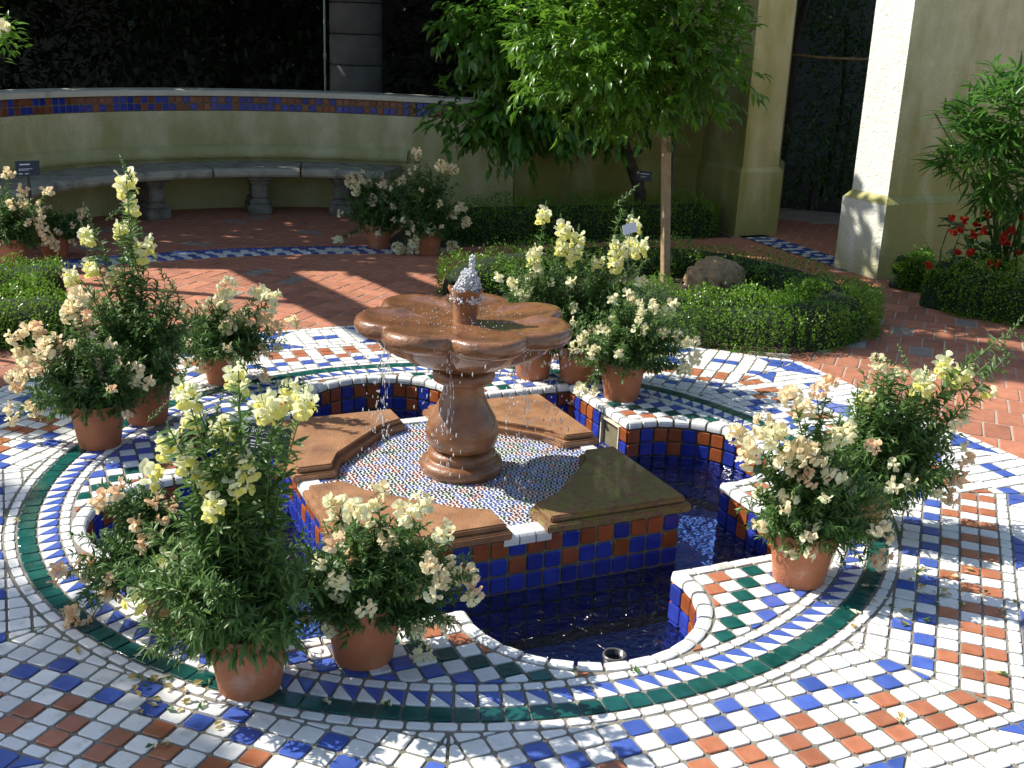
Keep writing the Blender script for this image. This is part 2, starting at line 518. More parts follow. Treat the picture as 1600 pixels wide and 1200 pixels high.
def tile_geo(poly, z0, z1, corner, edge, mb, m=0, rich=True, wob=0.0):
    P = chop(poly, corner)
    n = len(P)
    if rich:
        Q = inset(poly, edge)
        if len(Q) == len(poly):
            Q = chop(Q, corner * .8)
            v = [(*p, z0) for p in P] + [(*p, z1 - edge * .6) for p in P] + [(*p, z1) for p in Q]
            f = [(i, (i + 1) % n, n + (i + 1) % n, n + i) for i in range(n)]
            f += [(n + i, n + (i + 1) % n, 2 * n + (i + 1) % n, 2 * n + i) for i in range(n)]
            f.append(tuple(range(2 * n, 3 * n)))
            mb.add(v, f, m)
            return
    v = [(*p, z0) for p in P] + [(*p, z1) for p in P]
    f = [(i, (i + 1) % n, n + (i + 1) % n, n + i) for i in range(n)] + [tuple(range(n, 2 * n))]
    mb.add(v, f, m)

def lay(parent, pieces, names, mats, small_name, most, z0, z1, corner, edge, tilt, minpx=9.0):
    """pieces: (polygon in plan, material index, name index). The largest seen become parts of their own, the rest one part."""
    info = []
    for poly, mi, ni in pieces:
        if len(poly) < 3: continue
        a = area(poly)
        if a < 0: poly, a = poly[::-1], -a
        if a < 8e-5: continue
        p3 = np.c_[np.array(poly), np.full(len(poly), z1)]
        q = proj(p3)
        c = q.mean(0)
        inside = c[2] > .3 and -40 < c[0] < 1640 and -40 < c[1] < 1240
        vis = c[2] > .3 and -5 < c[0] < 1605 and -5 < c[1] < 1205
        if not (c[2] > .2 and -900 < c[0] < 2500 and -400 < c[1] < 2300): continue
        pa = abs(area([r[:2] for r in q])) if vis else 0
        info.append((pa, poly, mi, ni, inside))
    info.sort(key=lambda t: -t[0])
    ones = [t for t in info[:most] if t[0] >= minpx * minpx * .6]
    rest = info[len(ones):]
    for pa, poly, mi, ni, _ in ones:
        c = np.mean(poly, 0)
        mb = MB()
        tile_geo([p - c for p in poly], z0, z1, corner, edge, mb)
        mw = Matrix.Translation((c[0], c[1], random.uniform(-.0012, .0008))) @ Matrix.Rotation(random.gauss(0, tilt), 4, 'X') @ Matrix.Rotation(random.gauss(0, tilt), 4, 'Y')
        mb.build(names[ni], mats[mi], parent, mw)
    mb = MB()
    for pa, poly, mi, ni, ins in rest:
        b = len(mb.v)
        tile_geo(poly, z0, z1, corner, edge, mb, mi, rich=pa > 60)
        c = np.mean(poly, 0)
        tx, ty, dz = random.gauss(0, tilt), random.gauss(0, tilt), random.uniform(-.0012, .0008)
        for i in range(b, len(mb.v)):
            x, y, z = mb.v[i]
            mb.v[i] = (x, y, z + dz + (x - c[0]) * tx + (y - c[1]) * ty)
    if rest:
        tag(mb.build(small_name, mats, parent), kind='stuff')
    return len(ones), len(rest)

# ------------------------------------------------------------------ the pool's outline
HALF, LC, LR = 0.94, 0.99, 0.365
def pool_r(a, grow=0.0):
    """distance from the centre to the pool's edge in direction a (world angle)"""
    best = 9
    ph = (a - (TH - math.pi / 4) + math.pi / 4) % (math.pi / 2) - math.pi / 4
    s = (HALF + grow) / math.cos(ph)
    d = (LR + grow) ** 2 - (LC * math.sin(ph)) ** 2
    c = LC * math.cos(ph) + math.sqrt(d) if d > 0 else 0
    return max(s, c)

def oct_r(a, ap):
    ph = (a - (TH - math.pi / 4) + math.pi / 8) % (math.pi / 4) - math.pi / 8
    return ap / math.cos(ph)

APO = 2.335
def annulus(name, inner, outer, z, m, steps=720, parent=None, rings=1):
    mb = MB()
    v, f = [], []
    for i in range(steps):
        a = TH - math.pi / 4 + 2 * math.pi * i / steps
        for j in range(rings + 1):
            r = inner(a) + (outer(a) - inner(a)) * j / rings
            v.append((CX + r * math.cos(a), CY + r * math.sin(a), z))
    k = rings + 1
    for i in range(steps):
        for j in range(rings):
            f.append((i * k + j, i * k + j + 1, ((i + 1) % steps) * k + j + 1, ((i + 1) % steps) * k + j))
    mb.add(v, f)
    return mb.build(name, m, parent)

# ------------------------------------------------------------------ ground and paving
ground = tag(annulus('ground', lambda a: 2.2, lambda a: 90.0 if True else 0, -.03, M['soil'], 96, rings=6), kind='structure')

floor = annulus('mosaic_floor', lambda a: pool_r(a, .012), lambda a: oct_r(a, APO), 0.0, M['grout'])
tag(floor, 'octagonal mosaic floor of white, blue, rust and teal tiles around the fountain pool', kind='structure')
TM = [M['white'], M['blue'], M['terra'], M['teal']]
TN = ['floor_tile', 'border_tile', 'triangle_tile']
pieces = []
U = 0.0650
# the round bands
NB = 148
def arc_piece(r0, r1, a0, a1):
    return [CEN + r * np.array([math.cos(a), math.sin(a)]) for r, a in ((r0, a0), (r1, a0), (r1, a1), (r0, a1))]
for i in range(NB):
    a0, a1 = 2 * math.pi * i / NB, 2 * math.pi * (i + 1) / NB
    j = lambda s: random.uniform(-s, s)
    pieces.append((inset(arc_piece(1.393, 1.430, a0, a1), .0035 + random.random() * .001), 0, 1))
    q = inset(arc_piece(1.430, 1.500, a0, a1), .003)
    pieces.append((inset([q[0], q[1], q[2]], .0009), 0, 2))
    pieces.append((inset([q[0], q[2], q[3]], .0009), 1, 2))
    pieces.append((inset(arc_piece(1.500, 1.562, a0, a1), .0025), 3, 1))
    pieces.append((inset(arc_piece(1.564, 1.601, a0 + .01, a1 + .01), .0035 + random.random() * .001), 0, 1))
# the checkered ground between pool and bands
def clip_out(poly, c, r):
    """outside a circle (by the tangent nearest the piece)"""
    m = np.mean(poly, 0) - c
    n = m / np.hypot(*m)
    return clip(poly, -n, -(n @ c + r))
def clip_in(poly, c, r):
    m = np.mean(poly, 0) - c
    n = m / np.hypot(*m)
    return clip(poly, n, n @ c + r)
for k in range(4):
    n, w = side_axes(90 * k)
    lc = CEN + n * LC
    for s in (-1, 1):
        for i in range(8):
            for j in range(-4, 10):
                n0 = HALF + .044 + i * U
                w0 = LR + .03 + (j - 2) * U
                q = [CEN + n * a + w * s * b for a, b in ((n0, w0), (n0 + U, w0), (n0 + U, w0 + U), (n0, w0 + U))]
                if s < 0: q = q[::-1]
                if area(q) < 0: q = q[::-1]
                c = np.mean(q, 0) - CEN
                if np.hypot(*c) > 1.44: continue
                if j * U + LR + .03 - 2 * U > HALF + .05: continue
                # the neighbour's side of the corner diagonal
                dn = (n - s * w) / math.sqrt(2)
                q = clip(q, -dn, -(dn @ CEN) + .0)
                if len(q) < 3: continue
                q = clip_in(q, CEN, 1.391)
                if len(q) < 3: continue
                if np.hypot(*(np.mean(q, 0) - lc)) < LR + .085:
                    q = clip_out(q, lc, LR + .043)
                if len(q) < 3: continue
                kk = i + j - 2
                col = 0 if kk % 2 == 0 else (2 if kk <= 1 else 3 if kk == 3 else 1)
                q = inset(q, .0035 + random.random() * .001)
                if q: pieces.append((q, col, 0))
# the eight fields and the star border
R0 = 1.604
rows = [(1.563 + U * .0, 0)]
T22 = math.tan(math.pi / 8)
for sct in range(8):
    n, w = side_axes(45 * sct)
    seam = []
    for s in (-1, 1):
        a = math.pi / 8 * s
        d = n * math.cos(a) + w * math.sin(a)          # along the seam
        m = np.array([-d[1], d[0]]) * s                  # pointing out of the sector
        seam.append(m)
    nrows = []
    for i in range(5):
        nrows.append((1.596 + i * U, 1.596 + (i + 1) * U, 'f%d' % i))
    nrows.insert(0, (1.531, 1.596, 'w'))
    nrows.insert(0, (1.466, 1.531, 'w'))
    z = 1.596 + 5 * U
    nrows.append((z, z + .042, 'n'))
    z += .042
    bw = (APO - .042 - z) / 5
    for i in range(5):
        nrows.append((z + i * bw, z + (i + 1) * bw, 'b%d' % i))
    nrows.append((APO - .042, APO, 'n'))
    for n0, n1, typ in nrows:
        cw = .068 if typ[0] in 'fwn' else .0722
        for c in range(-15, 16):
            w0 = .104 + (c - .5) * cw if typ[0] in 'fwn' else (c - .5) * cw
            q = [CEN + n * a + w * b for a, b in ((n0, w0), (n1, w0), (n1, w0 + cw), (n0, w0 + cw))]
            if area(q) < 0: q = q[::-1]
            for m in seam:
                q = clip(q, m, m @ CEN)
                if len(q) < 3: break
            if len(q) < 3: continue
            if n0 < 1.70 and typ[0] in 'fw':
                q = clip_out(q, CEN, R0)
                if len(q) < 3: continue
            col = 0
            parts = None
            if typ == 'f0': col = 1 if c % 4 == 0 else 0
            elif typ == 'f1': col = 1 if c % 4 in (1, 3) else 0
            elif typ == 'f2': col = 2 if c % 4 == 2 else 0
            elif typ in ('f3', 'f4'): col = 2 if c % 4 in (1, 3) else 0
            elif typ[0] == 'b':
                bi = int(typ[1])
                h = abs(((c + 4) % 8) - 3.5)        # small in the middle of a white star, 3.5 in the blue between two
                lim = (2.5, 3.5, 4.5, 3.5, 2.5)[bi]
                if bi == 2 and h < 1: col = 1
                elif h < lim: col = 0
                elif h == lim and bi != 2:
                    # tile cut along its diagonal, blue outside and white inside
                    if len(q) == 4:
                        out_side = 1 if ((c + 4) % 8) - 3.5 > 0 else 0
                        far = bi < 2
                        ns = [p @ n for p in q]; ws = [(p - CEN) @ w for p in q]
                        sw = 1 if ((c + 4) % 8) - 3.5 > 0 else -1
                        key = lambda p: ((p @ n) * (1 if bi > 2 else -1) + ((p - CEN) @ w) * sw)
                        idx = sorted(range(4), key=lambda t: key(q[t]))
                        lo, hi = idx[0], idx[3]
                        mid = [t for t in range(4) if t not in (lo, hi)]
                        tri = lambda t: [q[t - 1], q[t], q[(t + 1) % 4]]
                        pieces.append((inset(tri(lo), .0028), 0, 2))
                        pieces.append((inset(tri(hi), .0028), 1, 2))
                        continue
                    col = 1
                else: col = 1
            q = inset(q, .0036 + random.random() * .0010)
            if q: pieces.append((q, col, 1 if typ[0] in 'bn' else 0))
print('floor', lay(floor, pieces, TN, TM, 'small_tiles', 300, -.003, .0048, .0058, .0019, .013))

# bricks
pave = annulus('brick_pavement', lambda a: oct_r(a, APO + .003), lambda a: 8.2, -.0035, M['joint'], 256, rings=3)
tag(pave, 'red brick paving laid herringbone around the mosaic floor', kind='structure')
bp = []
e1 = np.array([math.cos(TH), math.sin(TH)]); e2 = np.array([-e1[1], e1[0]])
BED = [(-.40, 7.05), (-.45, 6.75), (.1, 6.75), (.6, 6.3), (1.05, 6.0), (1.6, 5.93), (2.02, 6.25), (2.28, 6.8), (2.12, 7.45), (1.7, 7.95), (1.1, 8.2), (.5, 8.1), (0, 7.6)]
def inpoly(p, poly):
    c = False
    for i in range(len(poly)):
        (x1, y1), (x2, y2) = poly[i], poly[i - 1]
        if (y1 > p[1]) != (y2 > p[1]) and p[0] < (x2 - x1) * (p[1] - y1) / (y2 - y1) + x1: c = not c
    return c
def put_brick(q):
    if area(q) < 0: q = q[::-1]
    c = np.mean(q, 0)
    d = c - CEN
    r = np.hypot(*d)
    if r < 2.25 or r > 7.4 or c[1] < 2.2: return
    a = math.atan2(d[1], d[0])
    if abs(r - 4.62) < .16 and R(94) < a < R(150): 
        pass
    for s in range(8):
        n, w = side_axes(45 * s)
        if d @ n > APO - .2 and abs(d @ w) < (d @ n) * T22 + .05:
            if (d @ n) == max(d @ side_axes(45 * t)[0] for t in range(8)):
                q = clip(q, -n, -(n @ CEN + APO + .004))
                if len(q) < 3: return
    if R(94) < a < R(152):
        m = d / r
        if 4.38 < r < 4.62: q = clip(q, m, m @ CEN + 4.475)
        elif 4.62 <= r < 4.88: q = clip(q, -m, -(m @ CEN + 4.765))
        if len(q) < 3: return
    if inpoly(c, BED): return
    q = inset(q, .0045)
    if q: bp.append((q, 1 if random.random() < .028 else 0, 0))
W_ = .112
for i in range(-75, 76):
    for j in range(-75, 76):
        s = (i - j) % 4
        if s == 0: x0, x1, y0, y1 = i, i + 2, j, j + 1
        elif s == 2: x0, x1, y0, y1 = i, i + 1, j - 1, j + 1
        else: continue
        c = CEN + (e1 * (x0 + x1) + e2 * (y0 + y1)) * W_ / 2
        a = math.degrees(math.atan2(c[1] - CY, c[0] - CX))
        if -80 < a < 58: continue
        put_brick([CEN + e1 * x * W_ + e2 * y * W_ for x, y in ((x0, y0), (x1, y0), (x1, y1), (x0, y1))])
bw_, bl_ = .122, .215
for i in range(-60, 61):
    for j in range(-36, 37):
        x0 = (i + (.5 if j % 2 else 0)) * bw_
        c = CEN + e1 * (x0 + bw_ / 2) + e2 * (j + .5) * bl_
        a = math.degrees(math.atan2(c[1] - CY, c[0] - CX))
        if not (-80 < a < 58): continue
        put_brick([CEN + e1 * x + e2 * y for x, y in ((x0, j * bl_), (x0 + bw_, j * bl_), (x0 + bw_, (j + 1) * bl_), (x0, (j + 1) * bl_))])
print('brick', lay(pave, bp, ['brick'], [M['brick'], M['greybrick']], 'small_bricks', 300, -.014, .0, .006, .003, .005))

# the two blue and white bands laid into the brick
bands = tag(thing('tile_band', None, None, (CX, CY, 0)), 'narrow strip of blue and white tiles curving across the brick in front of the bench', kind='structure')
tb = []
mbb = MB()
N2 = 62
a_0, a_1 = R(97.5), R(146)
for i in range(N2):
    a0, a1 = a_0 + (a_1 - a_0) * i / N2, a_0 + (a_1 - a_0) * (i + 1) / N2
    mbb.add([(*p, -.004) for p in arc_piece(4.475, 4.765, a0, a1)], [(0, 1, 2, 3)])
    for j in range(4):
        r0 = 4.475 + j * .0725
        col = 1 if j in (0, 3) else (0 if (i + (j % 2)) % 2 == 0 or random.random() < .25 else 1)
        if j == 0 and i % 2: col = 0
        off = (a1 - a0) * (.0, .3, .0, .3)[j]
        tb.append((inset(arc_piece(r0, r0 + .0725, a0 + off, a1 + off), .004), col, 0))
mbb.build('grout_bed', M['grout'], bands)
print('band', lay(bands, tb, ['floor_tile'], [M['white'], M['blue']], 'small_tiles', 260, -.004, .004, .006, .0025, .010, 7))
sill = tag(thing('threshold_strip', None, None, (2.2, 9.1, 0)), 'blue and white tile strip across the foot of the dark doorway', kind='structure')
tb = []
A_, B_ = np.array([1.98, 9.66]), np.array([2.46, 8.50])
ev = (B_ - A_) / np.hypot(*(B_ - A_)); en = np.array([-ev[1], ev[0]])
if en @ (A_ - CEN) < 0: en = -en
mbb = MB()
mbb.add([(*(A_ + ev * s + en * t), .0015) for s, t in ((-.1, -.01), (1.4, -.01), (1.4, .27), (-.1, .27))], [(0, 1, 2, 3), (3, 2, 1, 0)])
for i in range(20):
    for j in range(4):
        q = [A_ + ev * s * .066 + en * t * .066 for s, t in ((i, j), (i + 1, j), (i + 1, j + 1), (i, j + 1))]
        if area(q) < 0: q = q[::-1]
        col = 0 if ((i + (0, 1, 0, 2)[j]) % 3 == 0 if j % 2 else (i + j) % 2 == 0) else 1
        tb.append((inset(q, .004), col, 0))
mbb.build('grout_bed', M['grout'], sill)
lay(sill, tb, ['floor_tile'], [M['white'], M['blue']], 'small_tiles', 120, .001, .0065, .006, .0025, .008, 6)

# ------------------------------------------------------------------ pool
pool = thing('pool_basin', 'quatrefoil pool lined with deep blue and rust tiles around the fountain', 'pool', (CX, CY, -.4))
mb = MB()
v, f = [], []
steps = 720
for i in range(steps):
    a = TH - math.pi / 4 + 2 * math.pi * i / steps
    r = pool_r(a, .0075)
    for z in (-.42, -.004):
        v.append((CX + r * math.cos(a), CY + r * math.sin(a), z))
for i in range(steps):
    j = (i + 1) % steps
    f.append((2 * i, 2 * i + 1, 2 * j + 1, 2 * j))
mb.add(v, f)
mb.build('pool_wall', M['wallgrout'], pool)
mb = MB()
v = [(CX, CY, -.40)] + [(CX + (pool_r(TH + 2 * math.pi * i / 360) + .02) * math.cos(TH + 2 * math.pi * i / 360), CY + (pool_r(TH + 2 * math.pi * i / 360) + .02) * math.sin(TH + 2 * math.pi * i / 360), -.40) for i in range(360)]
mb.add(v, [(0, i + 1, (i + 1) % 360 + 1) for i in range(360)])
mb.build('pool_floor', M['floorblue'], pool)

def wall_tile_mesh(w, h, d=.006, name='wall_tile'):
    # local x along the wall, y up, z out of the wall
    mb = MB()
    P = [np.array(p) for p in ((-w / 2, -h / 2), (w / 2, -h / 2), (w / 2, h / 2), (-w / 2, h / 2))]
    tile_geo(P, -.004, d, .006, .003, mb)
    return mb.mesh(name)
WT = {}
def wall_tile(parent, p, t, nrm_, colour, w, h, name='wall_tile'):
    key = (colour, round(w, 4), round(h, 4))
    if key not in WT:
        WT[key] = wall_tile_mesh(w, h)
        WT[key].materials.append(M[colour])
    n = Vector((nrm_[0], nrm_[1], 0)).normalized(); u = Vector((0, 0, 1))
    t = u.cross(n)
    mw = Matrix(((t.x, u.x, n.x, p[0]), (t.y, u.y, n.y, p[1]), (t.z, u.z, n.z, p[2]), (0, 0, 0, 1)))
    mw = mw @ Matrix.Rotation(random.gauss(0, .014), 4, 'X') @ Matrix.Rotation(random.gauss(0, .014), 4, 'Y')
    return link(name, WT[key], None, parent, mw)

# stations along the outline: (point, tangent, normal to the water, width, kind)
stations, caps = [], []
for k in range(4):
    n, w = side_axes(90 * k)
    lc = CEN + n * LC
    ws = math.sqrt(LR ** 2 - (HALF - LC) ** 2)
    ne = 9
    L = HALF - ws
    for i in range(ne):
        b = -HALF + L * (i + .5) / ne
        stations.append((CEN + n * HALF + w * b, w, -n, L / ne, k, b))
    a_s = math.atan2(-ws, HALF - LC)
    na = 19
    for i in range(na):
        a = a_s + (-2 * a_s) * (i + .5) / na
        d = n * math.cos(a) + w * math.sin(a)
        stations.append((lc + d * LR * math.cos(-a_s / na), None, -d, 2 * LR * math.sin(-a_s / na), k, 9))
    for i in range(ne):
        b = ws + L * (i + .5) / ne
        stations.append((CEN + n * HALF + w * b, w, -n, L / ne, k, b))
    # rounded rim tiles
    nc = 8
    for i in range(nc):
        caps.append(('e', k, -HALF + L * i / nc, -HALF + L * (i + 1) / nc))
        caps.append(('e', k, ws + L * i / nc, ws + L * (i + 1) / nc))
    nc = 17
    for i in range(nc):
        caps.append(('a', k, a_s + (-2 * a_s) * i / nc, a_s + (-2 * a_s) * (i + 1) / nc))
ROWH = .0655
n_seen = 0
for si, (p, t, nn, wd, k, b) in enumerate(stations):
    facing = float(nn @ (np.array([0, 0]) - p)) > -.05         # turned towards the viewer
    skim = k == 1 and .42 < b < .60
    for r in range(5):
        z = -.0285 - ROWH * (r + .5)
        if r == 0: col = 'wallblue' if si % 3 == 0 else 'wallterra'
        elif r == 1: col = 'wallterra' if si % 3 == 1 else 'wallblue'
        else: col = 'wallblue'
        if skim and r < 2: continue
        if (r >= 3 and not facing) or r == 4 and not facing: continue
        if not facing and k in (0, 3): 
            if r > 1: continue
        wall_tile(pool, (p[0], p[1], z), t, nn, col, wd - .007, ROWH - .007)
# rim: bullnose section swept along each piece
prof = [(.038, -.003), (.038, .005), (.030, .0085), (.010, .0085), (.000, .006), (-.006, .001), (-.0085, -.009), (-.0085, -.021), (-.004, -.025), (.006, -.025)]
def cap_piece(kind, k, s0, s1, name, parent, off=0.0, zoff=0.0):
    n, w = side_axes(90 * k)
    mb = MB()
    rings = 4 if kind == 'a' else 2
    v = []
    g = .0058
    c = None
    pts = []
    for i in range(rings):
        if kind == 'a':
            da = g / LR
            a = s0 + da + (s1 - s0 - 2 * da) * i / (rings - 1)
            d = n * math.cos(a) + w * math.sin(a)
            base = CEN + n * LC
            pts.append([(*(base + d * (LR + o)), z) for o, z in prof])
        else:
            b = s0 + g + (s1 - s0 - 2 * g) * i / (rings - 1)
            pts.append([(*(CEN + n * (HALF + o) + w * b), z) for o, z in prof])
    m = len(prof)
    c = np.mean([q for r in pts for q in r], 0)
    # pull the end sections in a little so the ends read as rounded
    for e, o in ((0, 1), (-1, -2)):
        mid = np.mean(pts[e], 0)
        pts[e] = [tuple(np.array(q) * .93 + mid * .07) for q in pts[e]]
    v = [tuple(np.array(q) - c) for r in pts for q in r]
    f = []
    for i in range(rings - 1):
        for j in range(m - 1):
            f.append((i * m + j, i * m + j + 1, (i + 1) * m + j + 1, (i + 1) * m + j))
        f.append((i * m + m - 1, i * m, (i + 1) * m, (i + 1) * m + m - 1))
    f.append(tuple(range(m - 1, -1, -1))); f.append(tuple((rings - 1) * m + j for j in range(m)))
    mb.add(v, f, 0, False)
    me = mb.mesh(name)
    bm = bmesh.new(); bm.from_mesh(me); bmesh.ops.recalc_face_normals(bm, faces=bm.faces); bm.to_mesh(me); bm.free()
    o = link(name, me, M['white'], parent, Matrix.Translation(c + np.array([0, 0, random.uniform(-.001, .0012)])) @ Matrix.Rotation(random.gauss(0, .02), 4, 'X') @ Matrix.Rotation(random.gauss(0, .02), 4, 'Y'))
for cpc in caps:
    cap_piece(*cpc, 'rim_tile', pool)
# skimmer opening in the far side's wall
n, w = side_axes(90)
p = CEN + n * (HALF + .012) + w * .51
mb = MB()
rot = Matrix(((n[0], w[0], 0), (n[1], w[1], 0), (0, 0, 1)))
mb.box((*(CEN + n * (HALF + .085) + w * .51), -.105), (.01, .17, .14), 0, rot)
for s in (-1, 1):
    mb.box((*(CEN + n * (HALF + .035) + w * (.51 + s * .082)), -.105), (.09, .008, .135), 0, rot)
    mb.box((*(CEN + n * (HALF + .035) + w * .51), -.105 + s * .068), (.09, .17, .008), 0, rot)
mb.build('skimmer_box', M['cream'], pool)

water = annulus('pool_water', lambda a: 0.02, lambda a: pool_r(a, .006), WATER, M['water'], 720, rings=2)
tag(water, kind='structure')

dr = thing('drain_cup', 'small round black drain pipe standing in the water by the white rim', 'drain', tuple(grd(960, 1027, WATER)))
c = grd(960, 1027, -.30)
c = np.array([*grd(960, 1030, WATER)[:2], 0])
mb = MB(); mb.lathe([(.030, -.40), (.030, -.150), (.036, -.150), (.036, -.40)], c, 20, cap=False); mb.build('pipe', M['black'], dr)
mb = MB(); mb.lathe([(.030, -.152), (.031, -.146), (.036, -.146), (.038, -.152)], c, 20, cap=False); mb.build('collar', surf('grey_metal', (.09, .09, .09), rough=.3), dr)

# ------------------------------------------------------------------ the tiled platform
plat = thing('fountain_platform', 'square platform tiled blue and rust with sandstone corner slabs under the fountain', 'platform', (CX, CY, -.4))
PH = .60
mb = MB()
cor = [loc2w(0, PH, -PH), loc2w(0, PH, PH), loc2w(2, PH, -PH), loc2w(2, PH, PH)]
mb.add([(*p, -.42) for p in cor] + [(*p, .044) for p in cor], [(0, 1, 5, 4), (1, 2, 6, 5), (2, 3, 7, 6), (3, 0, 4, 7), (4, 5, 6, 7)])
mb.build('platform_core', M['wallgrout'], plat)
for k in range(4):
    n, w = side_axes(90 * k)
    for i in range(18):
        b = -PH + 2 * PH * (i + .5) / 18
        ii = 17 - i
        for r in range(6):
            z = .036 - ROWH * (r + .5)
            if r == 0: col = 'wallblue' if ii % 3 == 0 else 'wallterra'
            elif r == 1: col = 'wallterra' if ii % 3 == 0 else 'wallblue'
            elif r == 2 and i < 4 and i % 3 == 1: col = 'wallterra'
            else: col = 'wallblue'
            if k == 2 or (k == 1 and r > 3) or (k == 3 and r > 4): continue
            p = CEN + n * PH + w * b
            wall_tile(plat, (p[0], p[1], z), w, n, col, 2 * PH / 18 - .008, ROWH - .008)
# corner slabs with a two-step moulded edge
SL = [(.60, .60), (.60, .095), (.49, .095), (.45, .20), (.20, .45), (.095, .49), (.095, .60)]
for k in range(4):
    n, w = side_axes(90 * k)
    m2 = np.array([w[0], w[1]])
    # corner between side k and side k+1: coordinates along n and w
    poly = [CEN + n * a + w * b for a, b in SL]
    if area(poly) < 0: poly = poly[::-1]
    c = np.mean(poly, 0)
    bm = bmesh.new()
    def slab(z0, z1, grow):
        q = inset(poly, -grow) if False else [c2 for c2 in poly]
        # grow the outline
        out = []
        kk = len(poly)
        for i in range(kk):
            a, b, d = poly[i - 1], poly[i], poly[(i + 1) % kk]
            ea, eb = (b - a) / np.hypot(*(b - a)), (d - b) / np.hypot(*(d - b))
            na, nb_ = np.array([ea[1], -ea[0]]), np.array([eb[1], -eb[0]])
            h = na + nb_
            h = h / (1 + na @ nb_)
            out.append(b + h * grow)
        vs0 = [bm.verts.new((*(p - c), z0)) for p in out]
        vs1 = [bm.verts.new((*(p - c), z1)) for p in out]
        kk = len(out)
        for i in range(kk):
            bm.faces.new((vs0[i], vs0[(i + 1) % kk], vs1[(i + 1) % kk], vs1[i]))
        bm.faces.new(vs1); bm.faces.new(vs0[::-1])
    slab(.046, .076, .030)
    slab(.077, .100, .012)
    bmesh.ops.bevel(bm, geom=[e for e in bm.edges], offset=.005, segments=2, affect='EDGES', clamp_overlap=True)
    me = bpy.data.meshes.new('coping_slab'); bm.to_mesh(me); bm.free()
    o = link('coping_slab', me, M['mossy'] if k == 0 else M['coping'], plat, Matrix.Translation((*c, 0)))
    if k == 0: o['label'] = 'mossy wet corner slab'
    # three white edge tiles between two slabs
    for i in range(3):
        b = -.09 + .06 * (i + .5)
        mb = MB()
        L_ = .0275
        pr = [(-.06, .043), (-.06, .054), (-.005, .054), (.004, .050), (.010, .043), (.012, .032), (.012, .016), (.004, .012)]
        v = [(*(n * (PH + o_) + w * (b + s * L_)), z) for s in (-1, 1) for o_, z in pr]
        mm = len(pr)
        f = [(j, j + 1, mm + j + 1, mm + j) for j in range(mm - 1)] + [tuple(range(mm - 1, -1, -1)), tuple(range(mm, 2 * mm))]
        mb.add(v, f)
        me = mb.mesh('edge_tile')
        bm = bmesh.new(); bm.from_mesh(me); bmesh.ops.recalc_face_normals(bm, faces=bm.faces); bm.to_mesh(me); bm.free()
        link('edge_tile', me, M['white'], plat, Matrix.Translation((CX, CY, 0)))
# six-petalled flower chips set into the white top
mb = MB()
mb.add([(*p, .0465) for p in [CEN + side_axes(0)[0] * a + side_axes(0)[1] * b for a, b in ((.595, -.595), (.595, .595), (-.595, .595), (-.595, -.595))]], [(0, 1, 2, 3)])
mb.build('white_bed', M['chipw'], plat)
mb = MB()
PT = .0400
n, w = side_axes(0)
hexd = lambda a, r: n * math.cos(a) * r + w * math.sin(a) * r
for i in range(-22, 23):
    for j in range(-24, 25):
        a = i * PT + (j % 2) * PT / 2
        b = j * PT * .866
        if abs(a) > .575 or abs(b) > .575: continue
        if abs(a) + abs(b) > .80: continue
        if math.hypot(a, b) < .11: continue
        c0 = CEN + n * a + w * b
        cc = random.choices([0, 1, 2, 3], [4, 2.2, 3.2, 2.4])[0]
        for k in range(6):
            an = math.pi / 3 * k + math.pi / 6
            c1 = c0 + hexd(an, PT * .335)
            d1, d2 = hexd(an, 1), hexd(an + math.pi / 2, 1)
            l, h = .0053, .0037
            P = [c1 + d1 * l, c1 + d1 * l * .3 + d2 * h, c1 - d1 * l * .6 + d2 * h * .8, c1 - d1 * l, c1 - d1 * l * .6 - d2 * h * .8, c1 + d1 * l * .3 - d2 * h]
            zz = PZ + random.uniform(-.0008, .0006)
            mb.add([(*p, zz) for p in P] + [(*p, .046) for p in P], [(0, 1, 2, 3, 4, 5)] + [(q, 6 + q, 6 + (q + 1) % 6, (q + 1) % 6) for q in range(6)], cc)
tag(mb.build('flower_mosaic', [M['chipb'], M['chipn'], M['chipr'], M['chipg']], plat), kind='stuff')

# ------------------------------------------------------------------ the fountain
ft = thing('petal_fountain', 'wet terracotta fountain with a petal-shaped bowl on a vase pedestal', 'fountain', (CX, CY, PZ))
fc = (CX, CY, PZ)
mb = MB()
mb.lathe([(.150, -.004), (.158, .010), (.160, .024), (.154, .040), (.140, .048), (.126, .050), (.124, .056), (.129, .066), (.128, .078), (.118, .086), (.106, .090), (.100, .094)], fc, 56, cap=False)
mb.build('foot', M['wet'], ft)
mb = MB()
pr = [(.100, .090), (.118, .098), (.132, .120), (.138, .148), (.136, .176), (.126, .206), (.110, .236), (.094, .266), (.082, .296), (.076, .324), (.075, .345), (.079, .356)]
mb.lathe(pr, fc, 56, cap=False)
mb.build('vase_pedestal', M['wet'], ft)
mb = MB()
mb.lathe([(.074, .350), (.100, .352), (.113, .360), (.117, .374), (.116, .390), (.108, .400), (.092, .405)], fc, 56, cap=False)
mb.build('collar', M['wet'], ft)
# lobed bowl
NL, PHI0 = 7, R(-70)
DL, RL = .262, .142
def lobe(a, amt):
    ps = (a - PHI0 + math.pi / NL) % (2 * math.pi / NL) - math.pi / NL
    q = RL ** 2 - (DL * math.sin(ps)) ** 2
    r = DL * math.cos(ps) + math.sqrt(max(q, 1e-6))
    r = r / (DL + RL)
    return (1 - amt) + amt * r
